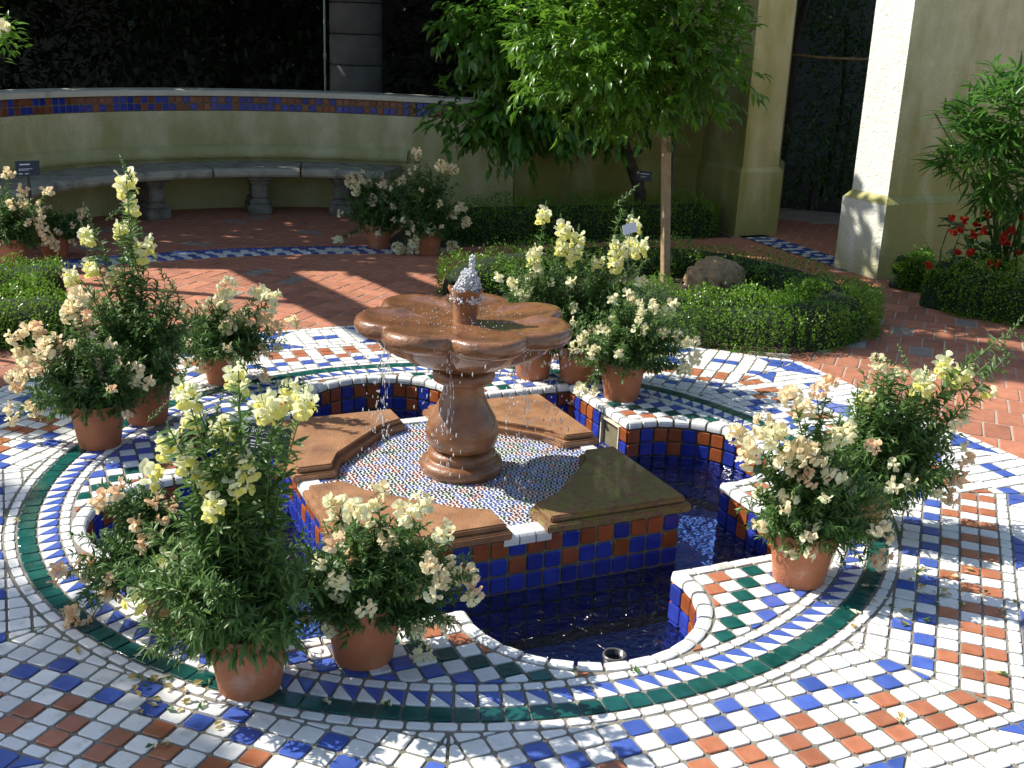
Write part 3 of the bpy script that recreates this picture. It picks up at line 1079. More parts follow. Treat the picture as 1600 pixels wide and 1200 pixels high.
# (radius, height above the platform, how much the petals show)
bowl = [(.03, .580, 0), (.10, .578, .05), (.17, .578, .3), (.23, .580, .55), (.28, .585, .8), (.315, .591, .9), (.345, .598, .97), (.370, .603, 1), (.388, .602, 1), (.397, .595, 1), (.4035, .580, 1), (.402, .564, 1), (.393, .549, 1), (.378, .540, 1), (.356, .537, .97),
        (.336, .533, .95), (.328, .520, .9), (.305, .494, .85), (.262, .464, .8), (.212, .445, .7), (.165, .431, .6), (.135, .418, .5), (.110, .407, .3), (.092, .400, .1)]
mb = MB()
na = 192
v, f = [], []
for r, z, am in bowl:
    for i in range(na):
        a = 2 * math.pi * i / na
        rr = r * lobe(a, am)
        # the petal's hollow: deeper in the middle of a petal, a ridge between two
        ps = (a - PHI0 + math.pi / NL) % (2 * math.pi / NL) - math.pi / NL
        ridge = (abs(ps) / (math.pi / NL)) ** 5
        dz = 0
        if z >= .57 and r < .36: dz = .011 * ridge * min(1, max(0, (r - .16) / .12)) 
        if z > .55 and r > .33: dz = -.008 * ridge
        wv = .004 * math.sin(3 * a + 1) + .003 * math.sin(5 * a)
        v.append((fc[0] + rr * math.cos(a), fc[1] + rr * math.sin(a), fc[2] + z + dz + wv * (r / .4)))
for i in range(len(bowl) - 1):
    for k in range(na):
        f.append((i * na + k, (i + 1) * na + k, (i + 1) * na + (k + 1) % na, i * na + (k + 1) % na))
f.append(tuple(range(na)))
mb.add(v, f, 0, True)
mb.build('petal_bowl', M['wetbowl'], ft)
# six-sided flared spout with a scalloped lip
mb = MB()
v, f = [], []
ns = 48
spr = [(.052, .540), (.047, .560), (.045, .600), (.047, .645), (.053, .680), (.062, .706), (.066, .716), (.058, .712), (.040, .690)]
for r, z in spr:
    for i in range(ns):
        a = 2 * math.pi * i / ns
        ps = (a + .3) % (math.pi / 3) - math.pi / 6
        rr = r * (.93 + .07 * math.cos(math.pi / 6) / math.cos(ps))
        up = .012 * (abs(ps) / (math.pi / 6)) ** 2 if z > .67 else 0
        v.append((fc[0] + rr * math.cos(a), fc[1] + rr * math.sin(a), fc[2] + z + up))
for i in range(len(spr) - 1):
    for k in range(ns):
        f.append((i * ns + k, i * ns + (k + 1) % ns, (i + 1) * ns + (k + 1) % ns, (i + 1) * ns + k))
f.append(tuple((len(spr) - 1) * ns + k for k in range(ns)))
v = [(x, y, fc[2] + .54 + (z - fc[2] - .54) * .92) for x, y, z in v]
mb.add(v, f, 0, True)
mb.build('spout', M['wet'], ft)

# water: the foaming head, splashes, and falling drops
def lumpy(c, rx, ry, rz, n, amp, seed, mb, m=0):
    rg = np.random.default_rng(seed)
    ph = rg.random((6, 3)) * 6.28
    fr = rg.integers(2, 9, (6, 3))
    v, f = [], []
    nu, nv = n, n
    for i in range(nv + 1):
        t = math.pi * i / nv
        for j in range(nu):
            a = 2 * math.pi * j / nu
            d = np.array([math.sin(t) * math.cos(a), math.sin(t) * math.sin(a), math.cos(t)])
            s = 1 + amp * sum(math.sin(fr[q] @ d * 2 + ph[q, 0]) for q in range(6)) / 3
            v.append((c[0] + d[0] * rx * s, c[1] + d[1] * ry * s, c[2] + d[2] * rz * s))
    for i in range(nv):
        for j in range(nu):
            f.append((i * nu + j, (i + 1) * nu + j, (i + 1) * nu + (j + 1) % nu, i * nu + (j + 1) % nu))
    mb.add(v, f, m, True)
mb = MB()
v, f = [], []
prw = [(.050, .665), (.055, .690), (.056, .706), (.051, .722), (.046, .740), (.040, .758), (.031, .776), (.019, .792), (.009, .810), (.002, .822)]
nw = 40
rg = np.random.default_rng(3)
for i, (r, z) in enumerate(prw):
    for k in range(nw):
        a = 2 * math.pi * k / nw
        rr = r * (1 + .16 * math.sin(3 * a + .6 * i) + .07 * math.sin(7 * a - 1.7 * i) + .12 * rg.normal())
        zz = z + .012 * math.sin(2 * a + .8) * (i / 9) + .006 * rg.normal()
        v.append((fc[0] + .006 * i * .3 + rr * math.cos(a), fc[1] + rr * math.sin(a), fc[2] + zz))
for i in range(len(prw) - 1):
    for k in range(nw):
        f.append((i * nw + k, i * nw + (k + 1) % nw, (i + 1) * nw + (k + 1) % nw, (i + 1) * nw + k))
mb.add(v, f, 0, True)
mb = MB()
ico = bmesh.new(); bmesh.ops.create_icosphere(ico, subdivisions=1, radius=1); iv = np.array([q.co[:] for q in ico.verts]); fi = [tuple(x.index for x in q.verts) for q in ico.faces]; ico.free()
for q in range(1500):
    t = rg.random() ** 1.35
    z = .655 + .115 * t
    rad = (.058 - .012 * t - .022 * t * t) * (rg.random() ** .4)
    a = rg.random() * 6.283
    px_ = rad * math.cos(a) + .012 * t
    if q % 9 == 0: z, rad = .775 + .048 * rg.random(), .010 * rg.random(); px_ = .020 + rad * math.cos(a)
    s = rg.uniform(.0022, .0068) * (1 - .25 * t)
    sc3 = np.array([s * rg.uniform(.7, 1.1), s * rg.uniform(.7, 1.1), s * rg.uniform(.8, 1.6)])
    mb.add(iv * sc3 + np.array([fc[0] + px_, fc[1] + rad * math.sin(a), fc[2] + z]), fi, 0, True)
jet = mb.build('water_jet', M['splash'])
tag(jet, 'foaming white water head bubbling out of the fountain spout', 'water jet', None, 'stuff')

drops = MB()
def drop(p, r, ln):
    v = [(p[0], p[1], p[2] + ln)]
    for k in range(5):
        v.append((p[0] + r * math.cos(k * 1.2566), p[1] + r * math.sin(k * 1.2566), p[2]))
    v.append((p[0], p[1], p[2] - ln * .6))
    drops.add(v, [(0, 1 + k, 1 + (k + 1) % 5) for k in range(5)] + [(6, 1 + (k + 1) % 5, 1 + k) for k in range(5)], 0, True)
for i in range(520):
    # streams fall from the notches and from the petals' rims
    if random.random() < .7:
        a = PHI0 + (2 * math.pi / NL) * (random.choice([0, 1, 2, 4, 5, 6]) + random.choice([.5, .5, .35])) + random.gauss(0, .05)
        r = .405 * lobe(a, 1) * random.uniform(.93, 1.05)
    else:
        a = random.uniform(0, 6.28)
        r = .405 * lobe(a, 1) * random.uniform(.97, 1.08)
    z = random.uniform(.0, .54)
    drop((fc[0] + r * math.cos(a), fc[1] + r * math.sin(a), fc[2] + z), random.uniform(.0016, .0036), random.uniform(.004, .015))
for i in range(90):
    a = PHI0 + (2 * math.pi / NL) * (random.choice([0, 1, 2, 3, 4, 5, 6]) + .5) + random.gauss(0, .035)
    r = .405 * lobe(a, 1) * random.uniform(.93, 1.01)
    drop((fc[0] + r * math.cos(a), fc[1] + r * math.sin(a), fc[2] + random.uniform(.30, .545)), random.uniform(.0010, .0018), random.uniform(.012, .034))
for i in range(260):
    a = random.uniform(0, 6.28); r = abs(random.gauss(0, .11)) + .05
    drop((fc[0] + r * math.cos(a), fc[1] + r * math.sin(a), fc[2] + .58 + abs(random.gauss(0, .016)) + (.1 * random.random() if r < .1 else 0)), random.uniform(.0012, .0026), random.uniform(.001, .004))
tag(drops.build('water_drops', M['splash']), 'loose drops of water falling from the fountain bowl', kind='stuff')
# ------------------------------------------------------------------ walls and bench
def wall_strip(mb, path, z0, z1, thick, m=0, close=True, top_round=0.0):
    """upright wall along a plan path; the inner face follows the path, thickness grows to the left of travel"""
    path = [np.array(p, float) for p in path]
    k = len(path)
    offs = []
    for i in range(k):
        if i == 0: d = path[1] - path[0]
        elif i == k - 1: d = path[-1] - path[-2]
        else:
            a, b = path[i] - path[i - 1], path[i + 1] - path[i]
            d = a / np.hypot(*a) + b / np.hypot(*b)
        d = d / np.hypot(*d)
        offs.append(np.array([-d[1], d[0]]))
    sec = []
    for p, o in zip(path, offs):
        q = p + o * thick
        if top_round:
            c = top_round
            sec.append([(*p, z0), (*p, z1 - c), (*(p + o * c * .35), z1 - c * .3), (*(p + o * c), z1), (*(q - o * c), z1), (*(q - o * c * .35), z1 - c * .3), (*q, z1 - c), (*q, z0)])
        else:
            sec.append([(*p, z0), (*p, z1), (*q, z1), (*q, z0)])
    n = len(sec[0])
    v = [q for s in sec for q in s]
    f = []
    for i in range(k - 1):
        for j in range(n - 1):
            f.append((i * n + j, i * n + j + 1, (i + 1) * n + j + 1, (i + 1) * n + j))
    f.append(tuple(range(n - 1, -1, -1)))
    f.append(tuple((k - 1) * n + j for j in range(n)))
    mb.add(v, f, m)

def fix_normals(me):
    bm = bmesh.new(); bm.from_mesh(me); bmesh.ops.recalc_face_normals(bm, faces=bm.faces); bm.to_mesh(me); bm.free()

NCX, NCY, NR = -1.6013, 7.9184, 2.5392
def narc(r, a0, a1, n):
    return [(NCX + r * math.cos(a), NCY + r * math.sin(a)) for a in np.linspace(R(a0), R(a1), n)]

niche = thing('niche_wall', 'low curved stucco wall with a double row of blue and rust tiles under its rim', 'wall', (NCX, NCY + NR, 0))
arc = narc(NR, 186, 77, 48)
straight = [(-.62, 10.32), (-.06, 10.27)]
mb = MB(); wall_strip(mb, arc + straight, -.03, .865, .30); me = mb.mesh('wall_body'); fix_normals(me)
link('wall_body', me, M['bstucco'], niche)
mb = MB(); wall_strip(mb, narc(NR + .012, 186, 77, 48) + [(-.62, 10.333), (-.06, 10.283)], .867, .995, .288); me = mb.mesh('tile_bed'); fix_normals(me)
link('tile_bed', me, M['wallgrout'], niche)
mb = MB(); wall_strip(mb, narc(NR - .02, 186, 77, 48) + [(-.62, 10.302), (-.07, 10.252)], .997, 1.045, .34, 0, True, .018); me = mb.mesh('wall_rim'); fix_normals(me)
link('wall_rim', me, surf('pale_rim', (.62, .58, .44), (.70, .66, .52), rough=.85, scale=6, bump=.4, bscale=60, c3=(.34, .32, .20), scale3=4, lim3=(.55, .72)), niche)
# the sloped ledge above the seat
ls = [(.00, .45), (-.055, .455), (-.060, .50), (-.040, .545), (-.015, .565), (.00, .575)]
mb = MB()
aa = np.linspace(R(186), R(77), 48)
v, f = [], []
for a in aa:
    for o, z in ls:
        v.append((NCX + (NR + o) * math.cos(a), NCY + (NR + o) * math.sin(a), z))
k = len(ls)
for i in range(47):
    for j in range(k - 1):
        f.append((i * k + j, (i + 1) * k + j, (i + 1) * k + j + 1, i * k + j + 1))
mb.add(v, f, 0, True)
me = mb.mesh('back_ledge'); link('back_ledge', me, M['bstucco'], niche)
na = 78
tw = R(186 - 77) * (NR + .012) / na
seq0 = 'RBRRBBRRRBRRBRBBRRRBRRBRRR'
for row in range(2):
    for i in range(na):
        a = R(77) + (R(186) - R(77)) * (i + .5) / na
        d = np.array([math.cos(a), math.sin(a)])
        p = np.array([NCX, NCY]) + d * (NR + .012)
        c = proj([(*p, .93)])[0]
        if not (-15 < c[0] < 1600): continue
        blue = random.random() < (.36 if row == 1 else .66)
        wall_tile(niche, (*p, .899 + row * .0635), None, -d, 'wallblue' if blue else 'bandterra', tw - .008, .0555)
    for i in range(15):
        t = (i + .5) / 15
        p = np.array([-1.03, 10.392]) * (1 - t) + np.array([-.06, 10.283]) * t
        dd = np.array([-.06 + 1.03, 10.283 - 10.392]); dd = dd / np.hypot(*dd)
        wall_tile(niche, (*p, .899 + row * .0635), None, np.array([dd[1], -dd[0]]), 'wallblue' if random.random() < .5 else 'bandterra', .0585, .0555)

bench = thing('stone_bench', 'curved stone bench on stubby pedestals against the low wall', 'bench', (NCX, NCY + 2.2, 0))
segs = np.linspace(186, 78, 6)
for i in range(5):
    g = .25
    a0, a1 = segs[i] - g, segs[i + 1] + g
    sec = [(2.00, .345), (1.985, .365), (1.985, .395), (2.00, .415), (2.02, .422), (2.50, .424), (2.50, .345)]
    mb = MB(); v, f = [], []
    for a in np.linspace(R(a0), R(a1), 14):
        for r, z in sec:
            v.append((NCX + r * math.cos(a), NCY + r * math.sin(a), z))
    k = len(sec)
    for q in range(13):
        for j in range(k):
            f.append((q * k + j, q * k + (j + 1) % k, (q + 1) * k + (j + 1) % k, (q + 1) * k + j))
    f.append(tuple(range(k))); f.append(tuple(13 * k + j for j in range(k)))
    mb.add(v, f); me = mb.mesh('seat_slab'); fix_normals(me)
    link('seat_slab', me, M['stone'], bench)
for px in (225, 395, 556):
    # pedestals: a foot, a waisted shaft and a cap
    a = {100: 152, 225: 134, 395: 109.5, 556: 90}[px]
    d = np.array([math.cos(R(a)), math.sin(R(a))])
    rot = Matrix.Rotation(R(a), 3, 'Z')
    c = np.array([NCX, NCY]) + d * 2.24
    mb = MB()
    for z0, z1, sx, sy in ((0, .09, .34, .21), (.09, .14, .31, .18), (.14, .27, .27, .135), (.27, .305, .30, .17), (.305, .344, .34, .21)):
        mb.box((c[0], c[1], (z0 + z1) / 2), (sx, sy, z1 - z0 - .001), 0, rot)
    me = mb.mesh('pedestal')
    bm = bmesh.new(); bm.from_mesh(me); bmesh.ops.bevel(bm, geom=list(bm.edges), offset=.012, segments=2, affect='EDGES'); bm.to_mesh(me); bm.free()
    link('pedestal', me, M['darkstone'], bench)

# tall wall on the bench's side of the doorway
WP = [(-.05, 10.27), (.50, 10.40), (1.0, 10.53), (1.36, 10.55), (1.62, 10.34), (1.78, 10.02), (1.90, 9.72), (2.31, 9.92), (2.50, 10.7)]
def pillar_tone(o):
    # the doorway pillar's brighter light is painted in with the paler stucco
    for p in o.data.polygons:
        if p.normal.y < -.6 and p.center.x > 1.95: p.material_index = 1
tall = thing('garden_wall', 'tall cream stucco wall behind the little trees, ending in a pillar at the doorway', 'wall', (1.0, 10.6, 0))
mb = MB(); wall_strip(mb, WP, -.03, .55, .32)
# chamfer on top of the plinth is a strip of its own
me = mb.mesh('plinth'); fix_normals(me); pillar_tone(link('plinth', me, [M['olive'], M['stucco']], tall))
def shrink(path, d):
    out = []
    path = [np.array(p, float) for p in path]
    for i in range(len(path)):
        a = path[i] - path[i - 1] if i else path[1] - path[0]
        b = path[i + 1] - path[i] if i < len(path) - 1 else a
        a, b = a / np.hypot(*a), b / np.hypot(*b)
        na, nb = np.array([-a[1], a[0]]), np.array([-b[1], b[0]])
        h = (na + nb) / (1 + na @ nb)
        out.append(path[i] + h * d)
    return out
def loft(mb, pa, za, pb, zb):
    k = len(pa)
    v = [(*p, za) for p in pa] + [(*p, zb) for p in pb]
    mb.add(v, [(i, i + 1, k + i + 1, k + i) for i in range(k - 1)])
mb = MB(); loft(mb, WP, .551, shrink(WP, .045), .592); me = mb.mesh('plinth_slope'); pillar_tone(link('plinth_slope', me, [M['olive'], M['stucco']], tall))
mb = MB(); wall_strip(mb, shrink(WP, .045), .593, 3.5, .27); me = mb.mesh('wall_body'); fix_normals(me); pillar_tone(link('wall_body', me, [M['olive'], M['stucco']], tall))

# wall on the other side of the doorway, its end lit by the sun
RP = [(3.05, 9.45), (2.45, 8.50), (2.655, 8.09), (3.35, 8.42), (4.3, 8.95), (6.2, 10.0)]
rw = thing('sunlit_pillar_wall', 'stucco wall whose pale end face is in the sun, beside the dark doorway', 'wall', (2.6, 8.3, 0))
def solid(mb, path, z0, z1, back):
    pts = [np.array(p, float) for p in path] + [np.array(p, float) for p in back]
    k = len(pts)
    mb.add([(*p, z0) for p in pts] + [(*p, z1) for p in pts], [(i, (i + 1) % k, k + (i + 1) % k, k + i) for i in range(k)] + [tuple(range(k, 2 * k)), tuple(range(k - 1, -1, -1))])
def sunlit_tone(o):
    # sunlight on the end face is put into its colour, paler than the long face
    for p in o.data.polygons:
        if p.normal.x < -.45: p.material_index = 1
BK = [(6.2, 10.6), (3.4, 9.4)]
mb = MB(); solid(mb, RP, -.03, .545, BK); me = mb.mesh('plinth'); fix_normals(me); sunlit_tone(link('plinth', me, [M['stucco'], M['jamb']], rw))
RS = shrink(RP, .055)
mb = MB(); loft(mb, RP, .546, RS, .60); me = mb.mesh('plinth_slope'); fix_normals(me); sunlit_tone(link('plinth_slope', me, [M['stucco'], M['jamb']], rw))
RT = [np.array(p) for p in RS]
mb = MB(); solid(mb, RT, .601, 3.5, [(6.2, 10.6), (3.4, 9.4)]); me = mb.mesh('wall_body'); fix_normals(me); sunlit_tone(link('wall_body', me, [M['stucco'], M['jamb']], rw))

# ------------------------------------------------------------------ dark garden beyond
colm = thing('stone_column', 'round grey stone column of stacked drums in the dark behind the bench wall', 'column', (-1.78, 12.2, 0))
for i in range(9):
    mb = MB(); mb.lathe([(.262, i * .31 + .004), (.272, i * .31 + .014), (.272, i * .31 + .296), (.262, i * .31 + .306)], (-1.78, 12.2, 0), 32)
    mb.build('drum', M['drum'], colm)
mb = MB(); mb.tube([(-2.02, 11.7, 0), (-2.02, 11.7, 3.2)], .011, 8)
pl = thing('thin_pole', 'thin pale green pole standing beside the grey column', 'pole', (-2.02, 11.7, 0))
mb.build('rod', M['pole'], pl)
mb = MB(); mb.tube([(-2.02, 11.7, 1.30), (-2.02, 11.7, 1.36)], .016, 8); mb.build('clamp', M['pole'], pl)

def cloud(cs, n, up=.25):
    """n points spread over the shells of ellipsoids, with outward directions"""
    vol = np.array([c[3] * c[4] + c[3] * c[5] + c[4] * c[5] for c in cs], float)
    idx = rng.choice(len(cs), n, p=vol / vol.sum())
    cs = np.array(cs, float)[idx]
    d = nrm(rng.normal(0, 1, (n, 3)))
    rad = rng.random(n) ** .38
    P = cs[:, :3] + d * cs[:, 3:6] * rad[:, None]
    D = nrm(d + rng.normal(0, .7, (n, 3)) + np.array([0, 0, up]))
    return P, D

def shrub(name, label, cat, cs, n, L, W, m, trunk=None, group=None, curl=.3, up=.1, droop=0):
    base = np.mean([c[:2] for c in cs], 0)
    t = thing(name, label, cat, (*base, 0), group)
    P, D = cloud(cs, n, up)
    D[:, 2] -= droop
    me = leaves('foliage', P, D, L * rng.uniform(.6, 1.25, n), W * rng.uniform(.7, 1.2, n), curl)
    tag(link('foliage', me, M[m], t), kind='stuff')
    mb = MB()
    if trunk:
        for pts, rr in trunk: mb.tube(pts, rr, 8)
    else:
        for c in cs[:4]:
            mb = MB(); mb.tube([(c[0], c[1], -.02), (c[0] + .03, c[1] + .02, c[2])], [.02, .01], 6); mb.build('stem', M['bark'], t)
    if trunk: mb.build('trunk', M['bark'], t)
    return t

gi = 0
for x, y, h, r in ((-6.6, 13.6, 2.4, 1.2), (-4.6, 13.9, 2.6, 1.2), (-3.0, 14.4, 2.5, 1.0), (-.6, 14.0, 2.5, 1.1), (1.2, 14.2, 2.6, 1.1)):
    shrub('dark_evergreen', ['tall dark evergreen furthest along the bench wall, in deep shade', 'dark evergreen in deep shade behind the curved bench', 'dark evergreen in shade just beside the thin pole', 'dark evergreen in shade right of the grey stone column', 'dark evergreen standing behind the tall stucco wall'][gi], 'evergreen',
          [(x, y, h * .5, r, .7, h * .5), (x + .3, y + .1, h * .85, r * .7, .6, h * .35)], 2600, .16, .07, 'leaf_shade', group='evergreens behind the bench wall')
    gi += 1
back = thing('dark_backdrop', 'dark wall added far behind the bench to keep the background black', 'wall', (0, 16.2, 0))  # wall added so the garden beyond stays near black
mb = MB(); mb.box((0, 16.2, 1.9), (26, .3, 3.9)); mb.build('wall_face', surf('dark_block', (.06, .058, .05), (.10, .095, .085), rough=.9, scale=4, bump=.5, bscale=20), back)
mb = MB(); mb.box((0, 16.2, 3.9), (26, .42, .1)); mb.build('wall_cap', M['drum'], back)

shrub('doorway_bush', 'leafy dark bush filling the foot of the doorway', 'bush', [(3.0, 11.6, .5, .55, .4, .5), (3.7, 11.3, .6, .5, .5, .6), (3.5, 12.3, 1.0, .7, .4, .9)], 2600, .075, .032, 'leaf_dark')
shrub('climbing_shrub', 'tall loose shrub with a bare leaning trunk inside the doorway', 'shrub', [(3.6, 12.6, 1.9, .7, .5, .5), (4.1, 11.9, 1.7, .35, .4, .6), (3.2, 13.0, 2.1, .5, .4, .4)], 1500, .085, .034, 'leaf_dark',
      trunk=[([(2.75, 12.0, 0), (2.80, 12.05, .8), (2.78, 12.1, 1.6), (2.95, 12.2, 2.4)], [.05, .045, .04, .03]), ([(3.35, 12.5, 0), (3.45, 12.4, .9), (3.42, 12.5, 1.8)], [.03, .026, .02])])
mb = MB()
b0, b1 = at(1222, 84, 11.2), at(1360, 93, 10.6)
mb.tube([b0, (b0 + b1) / 2 + np.array([0, 0, -.012]), b1], .013, 8)
for t in (.25, .55, .8):
    p = b0 + (b1 - b0) * t
    mb.tube([p + (b1 - b0) * -.004, p + (b1 - b0) * .004], .0165, 8)
br = mb.build('bamboo_rail', M['bamboo']); tag(br, 'thin bamboo rail tied across the dark doorway', 'rail')

# tree crowns out of the camera's sight, shaped to shade bench and back garden
def canopy(name, label, x0, x1, yf, y1, z0, z1, n, size, trunks, holes=(), m='leaf_shade'):
    t = thing(name, label, 'tree', (trunks[0][0], trunks[0][1], 0), 'shade trees over the garden')
    P = np.stack([rng.uniform(x0, x1, n), rng.uniform(0, 1, n), rng.uniform(z0, z1, n)], 1)
    yl = yf[0] + (P[:, 0] - x0) / (x1 - x0) * (yf[1] - yf[0])
    P[:, 1] = yl + P[:, 1] * (y1 - yl)
    keep = np.ones(n, bool)
    for hx, hy, hr in holes:
        keep &= (P[:, 0] - hx) ** 2 + (P[:, 1] - hy) ** 2 > hr * hr
    P = P[keep]; n = len(P)
    D = nrm(rng.normal(0, 1, (n, 3)) * np.array([1, 1, .35]))
    tag(link('crown', leaves('crown', P, D, size * rng.uniform(.6, 1.3, n), size * .5, .2), M[m], t), kind='stuff')
    for x, y in trunks:
        mb = MB(); mb.tube([(x, y, -.02), (x + .05, y, 1.5), (x, y + .1, (z0 + z1) / 2)], [.16, .13, .10], 10)
        mb.build('trunk', M['bark'], t)
canopy('spreading_tree', 'unseen spreading tree, its crown shaped to shade the curved bench', -10.5, -.78, (8.45, 8.62), 16, 3.15, 4.0, 26000, .22, [(-8.6, 13.0), (-3.9, 15.2)], [(-1.9, 9.95, .5), (-2.3, 9.6, .3)])
canopy('spreading_tree', 'unseen spreading tree, its crown shaped to shade the doorway garden', -1.4, 4.8, (9.6, 9.35), 16, 3.55, 4.2, 17000, .23, [(2.2, 15.4), (4.6, 13.9)])

# beams added out of sight on the left to draw straight shadow bands on the brick
pg = thing('shadow_beams', 'unseen timber beams added to cast shadow bands on the brick', 'shadow_beams', (-5.4, 7.6, 0))
mb = MB()
def beam(a, b, w, h, nm):
    a, b = np.array(a, float), np.array(b, float)
    d = b - a
    L = np.linalg.norm(d)
    rot = Matrix.Rotation(math.atan2(d[1], d[0]), 3, 'Z')
    mb = MB(); mb.box(tuple((a + b) / 2), (L, w, h), 0, rot); mb.build(nm, M['timber'], pg)
dz = 3.0
off = np.array([-1.009, .233]) * dz
def over(x, y): return (x + off[0], y + off[1], dz)
beam(over(-3.6, 7.50), over(1.0, 7.98), .16, .2, 'beam')
for x in (-1.86, -1.02): 
    beam((*over(x - .35, 7.95)[:2], dz + .2), (*over(x + 1.05, 5.95)[:2], dz + .2), .30 if x < -1.5 else .26, .12, 'rafter')
for p in (over(-3.5, 7.5),):
    mb = MB(); mb.box((p[0], p[1], 1.45), (.14, .14, 2.9)); mb.build('post', M['timber'], pg)

# ------------------------------------------------------------------ hedges
def hedge(name, label, path, width, height, n, group='clipped box hedges', seed=0, leaf=.017, base=0.0, m='leaf_box'):
    pc = [np.array(p, float) for p in path]
    pc = [2 * pc[0] - pc[1]] + pc + [2 * pc[-1] - pc[-2]]
    path = []
    for q in range(1, len(pc) - 2):
        for u_ in (np.arange(6) / 6 if q < len(pc) - 3 else np.arange(7) / 6):
            a, b, c_, d_ = pc[q - 1:q + 3]
            path.append(.5 * (2 * b + (c_ - a) * u_ + (2 * a - 5 * b + 4 * c_ - d_) * u_ ** 2 + (3 * b - a - 3 * c_ + d_) * u_ ** 3))
    seg = [np.hypot(*(path[i + 1] - path[i])) for i in range(len(path) - 1)]
    cum = np.concatenate([[0], np.cumsum(seg)])
    t = thing(name, label, 'hedge', (*path[len(path) // 2], 0), group)
    s = rng.uniform(0, cum[-1], n)
    i = np.clip(np.searchsorted(cum, s) - 1, 0, len(seg) - 1)
    A = np.array(path)[i]; B = np.array(path)[i + 1]
    u = ((s - cum[i]) / np.array(seg)[i])[:, None]
    c = A + (B - A) * u
    d = (B - A) / np.array(seg)[i][:, None]
    o = np.stack([-d[:, 1], d[:, 0]], 1)
    th = rng.uniform(-.25, math.pi + .25, n)
    bump = 1 + .11 * np.sin(s * 7 + seed) + .10 * np.sin(s * 19 + 2 * seed) + .06 * np.sin(th * 5 + s * 13)
    rad = rng.random(n) ** .16 * bump
    rad *= np.where(rng.random(n) < .07, rng.uniform(1.02, 1.24, n), 1)
    side = rng.random(n) < .42
    x = np.sign(np.cos(th)) * np.abs(np.cos(th)) ** .55 * width / 2 * rad
    z = base + .02 + np.clip(np.abs(np.sin(th)) ** .6 * np.sign(np.sin(th)), -.1, 1) * (height - .02) * rad
    x = np.where(side, np.sign(np.cos(th)) * width / 2 * rng.uniform(.86, 1.02, n) * bump, x)
    z = np.where(side, base + height * rng.uniform(.0, .88, n) * bump, z)
    # round the ends off
    e = np.minimum(s, cum[-1] - s)
    k = np.clip(e / (width * .5), 0, 1)
    k = np.sqrt(1 - (1 - k) ** 2) * .75 + .25
    P = np.c_[c + o * (x * k)[:, None], np.maximum(z * (k * .4 + .6), .01)]
    N_ = np.c_[o * np.cos(th)[:, None], np.sin(th)]
    D = nrm(N_ * .7 + rng.normal(0, .7, (n, 3)) + np.array([0, 0, .25]))
    var = np.clip(rng.random(n) * .8 + .2 * rad, 0, 1)
    me = leaves('foliage', P, D, leaf * rng.uniform(.7, 1.3, n), leaf * .62, shape='small', var=var)
    tag(link('foliage', me, M[m], t), kind='stuff')
    mb = MB()
    for q in range(len(path) - 1):
        pass
    pts = [(*p, base + height * .36) for p in path]
    mb2 = MB(); v, f = [], []
    for q, p in enumerate(path):
        dd = path[min(q + 1, len(path) - 1)] - path[max(q - 1, 0)]
        dd = dd / np.hypot(*dd); oo = np.array([-dd[1], dd[0]])
        sh = .45 if q in (0, len(path) - 1) else .76
        for a in np.linspace(0, math.pi, 7):
            v.append((*(p + oo * math.cos(a) * width / 2 * sh), base + math.sin(a) ** .7 * height * (sh + .04)))
    for q in range(len(path) - 1):
        for j in range(6):
            f.append((q * 7 + j, q * 7 + j + 1, (q + 1) * 7 + j + 1, (q + 1) * 7 + j))
    f.append(tuple(range(7))); f.append(tuple((len(path) - 1) * 7 + j for j in range(7)))
    mb2.add(v, f, 0, True)
    link('dark_core', mb2.mesh('dark_core'), surf('hedge_core_dark', (.008, .018, .004), (.020, .034, .008), rough=.95, scale=60, bump=1.0, bscale=120), t)  # solid dark core put inside the hedge so no light shows through
    return t

bed = MB()
c0 = np.mean(BED, 0)
k = len(BED)
v = [(c0[0], c0[1], .035)] + [(*(np.array(p) * .96 + c0 * .04), .022) for p in BED] + [(*p, -.02) for p in BED]
f = [(0, 1 + i, 1 + (i + 1) % k) for i in range(k)] + [(1 + i, 1 + k + i, 1 + k + (i + 1) % k, 1 + (i + 1) % k) for i in range(k)]
bed.add(v, f, 0, True)
sb = bed.build('planting_bed', M['soil']); tag(sb, 'bare dark soil inside the looping box hedge', kind='structure')

hedge('box_hedge', 'long clipped hedge curving behind the rock and staked tree', [(-.35, 6.95), (-.15, 7.4), (.3, 7.78), (.85, 7.98), (1.35, 7.92), (1.75, 7.55), (1.98, 7.05), (2.0, 6.6)], .46, .24, 17000, seed=1)
hedge('box_hedge', 'thick sunlit hedge nearest the mosaic in front of the rock', [(.62, 6.62), (.95, 6.32), (1.3, 6.2), (1.62, 6.22), (1.9, 6.5), (1.98, 6.85)], .52, .265, 19000, seed=2)
hedge('box_hedge', 'low dark hedge along the foot of the tall stucco wall', [(-.75, 8.95), (-.2, 9.2), (.5, 9.45), (1.1, 9.65), (1.72, 9.9)], .55, .32, 14000, seed=3, leaf=.020)
hedge('box_hedge', 'bushy sunlit hedge below the red begonias', [(2.80, 7.42), (3.05, 7.16), (3.4, 6.92), (3.8, 6.7)], .50, .36, 13000, seed=4, leaf=.020)
hedge('box_shrub', 'small round box bush at the foot of the sunlit pillar', [(2.72, 7.93), (2.84, 7.85), (2.95, 7.8)], .34, .27, 4500, seed=5, leaf=.020)
hedge('box_hedge', 'short hedge left of the peach snapdragon pots, nearer one', [(-3.6, 5.3), (-2.9, 5.55), (-2.35, 5.75)], .50, .27, 11000, seed=6)
hedge('box_hedge', 'short hedge left of the tall yellow spikes, farther one', [(-3.7, 6.35), (-3.1, 6.45), (-2.72, 6.50)], .45, .25, 8000, seed=7)

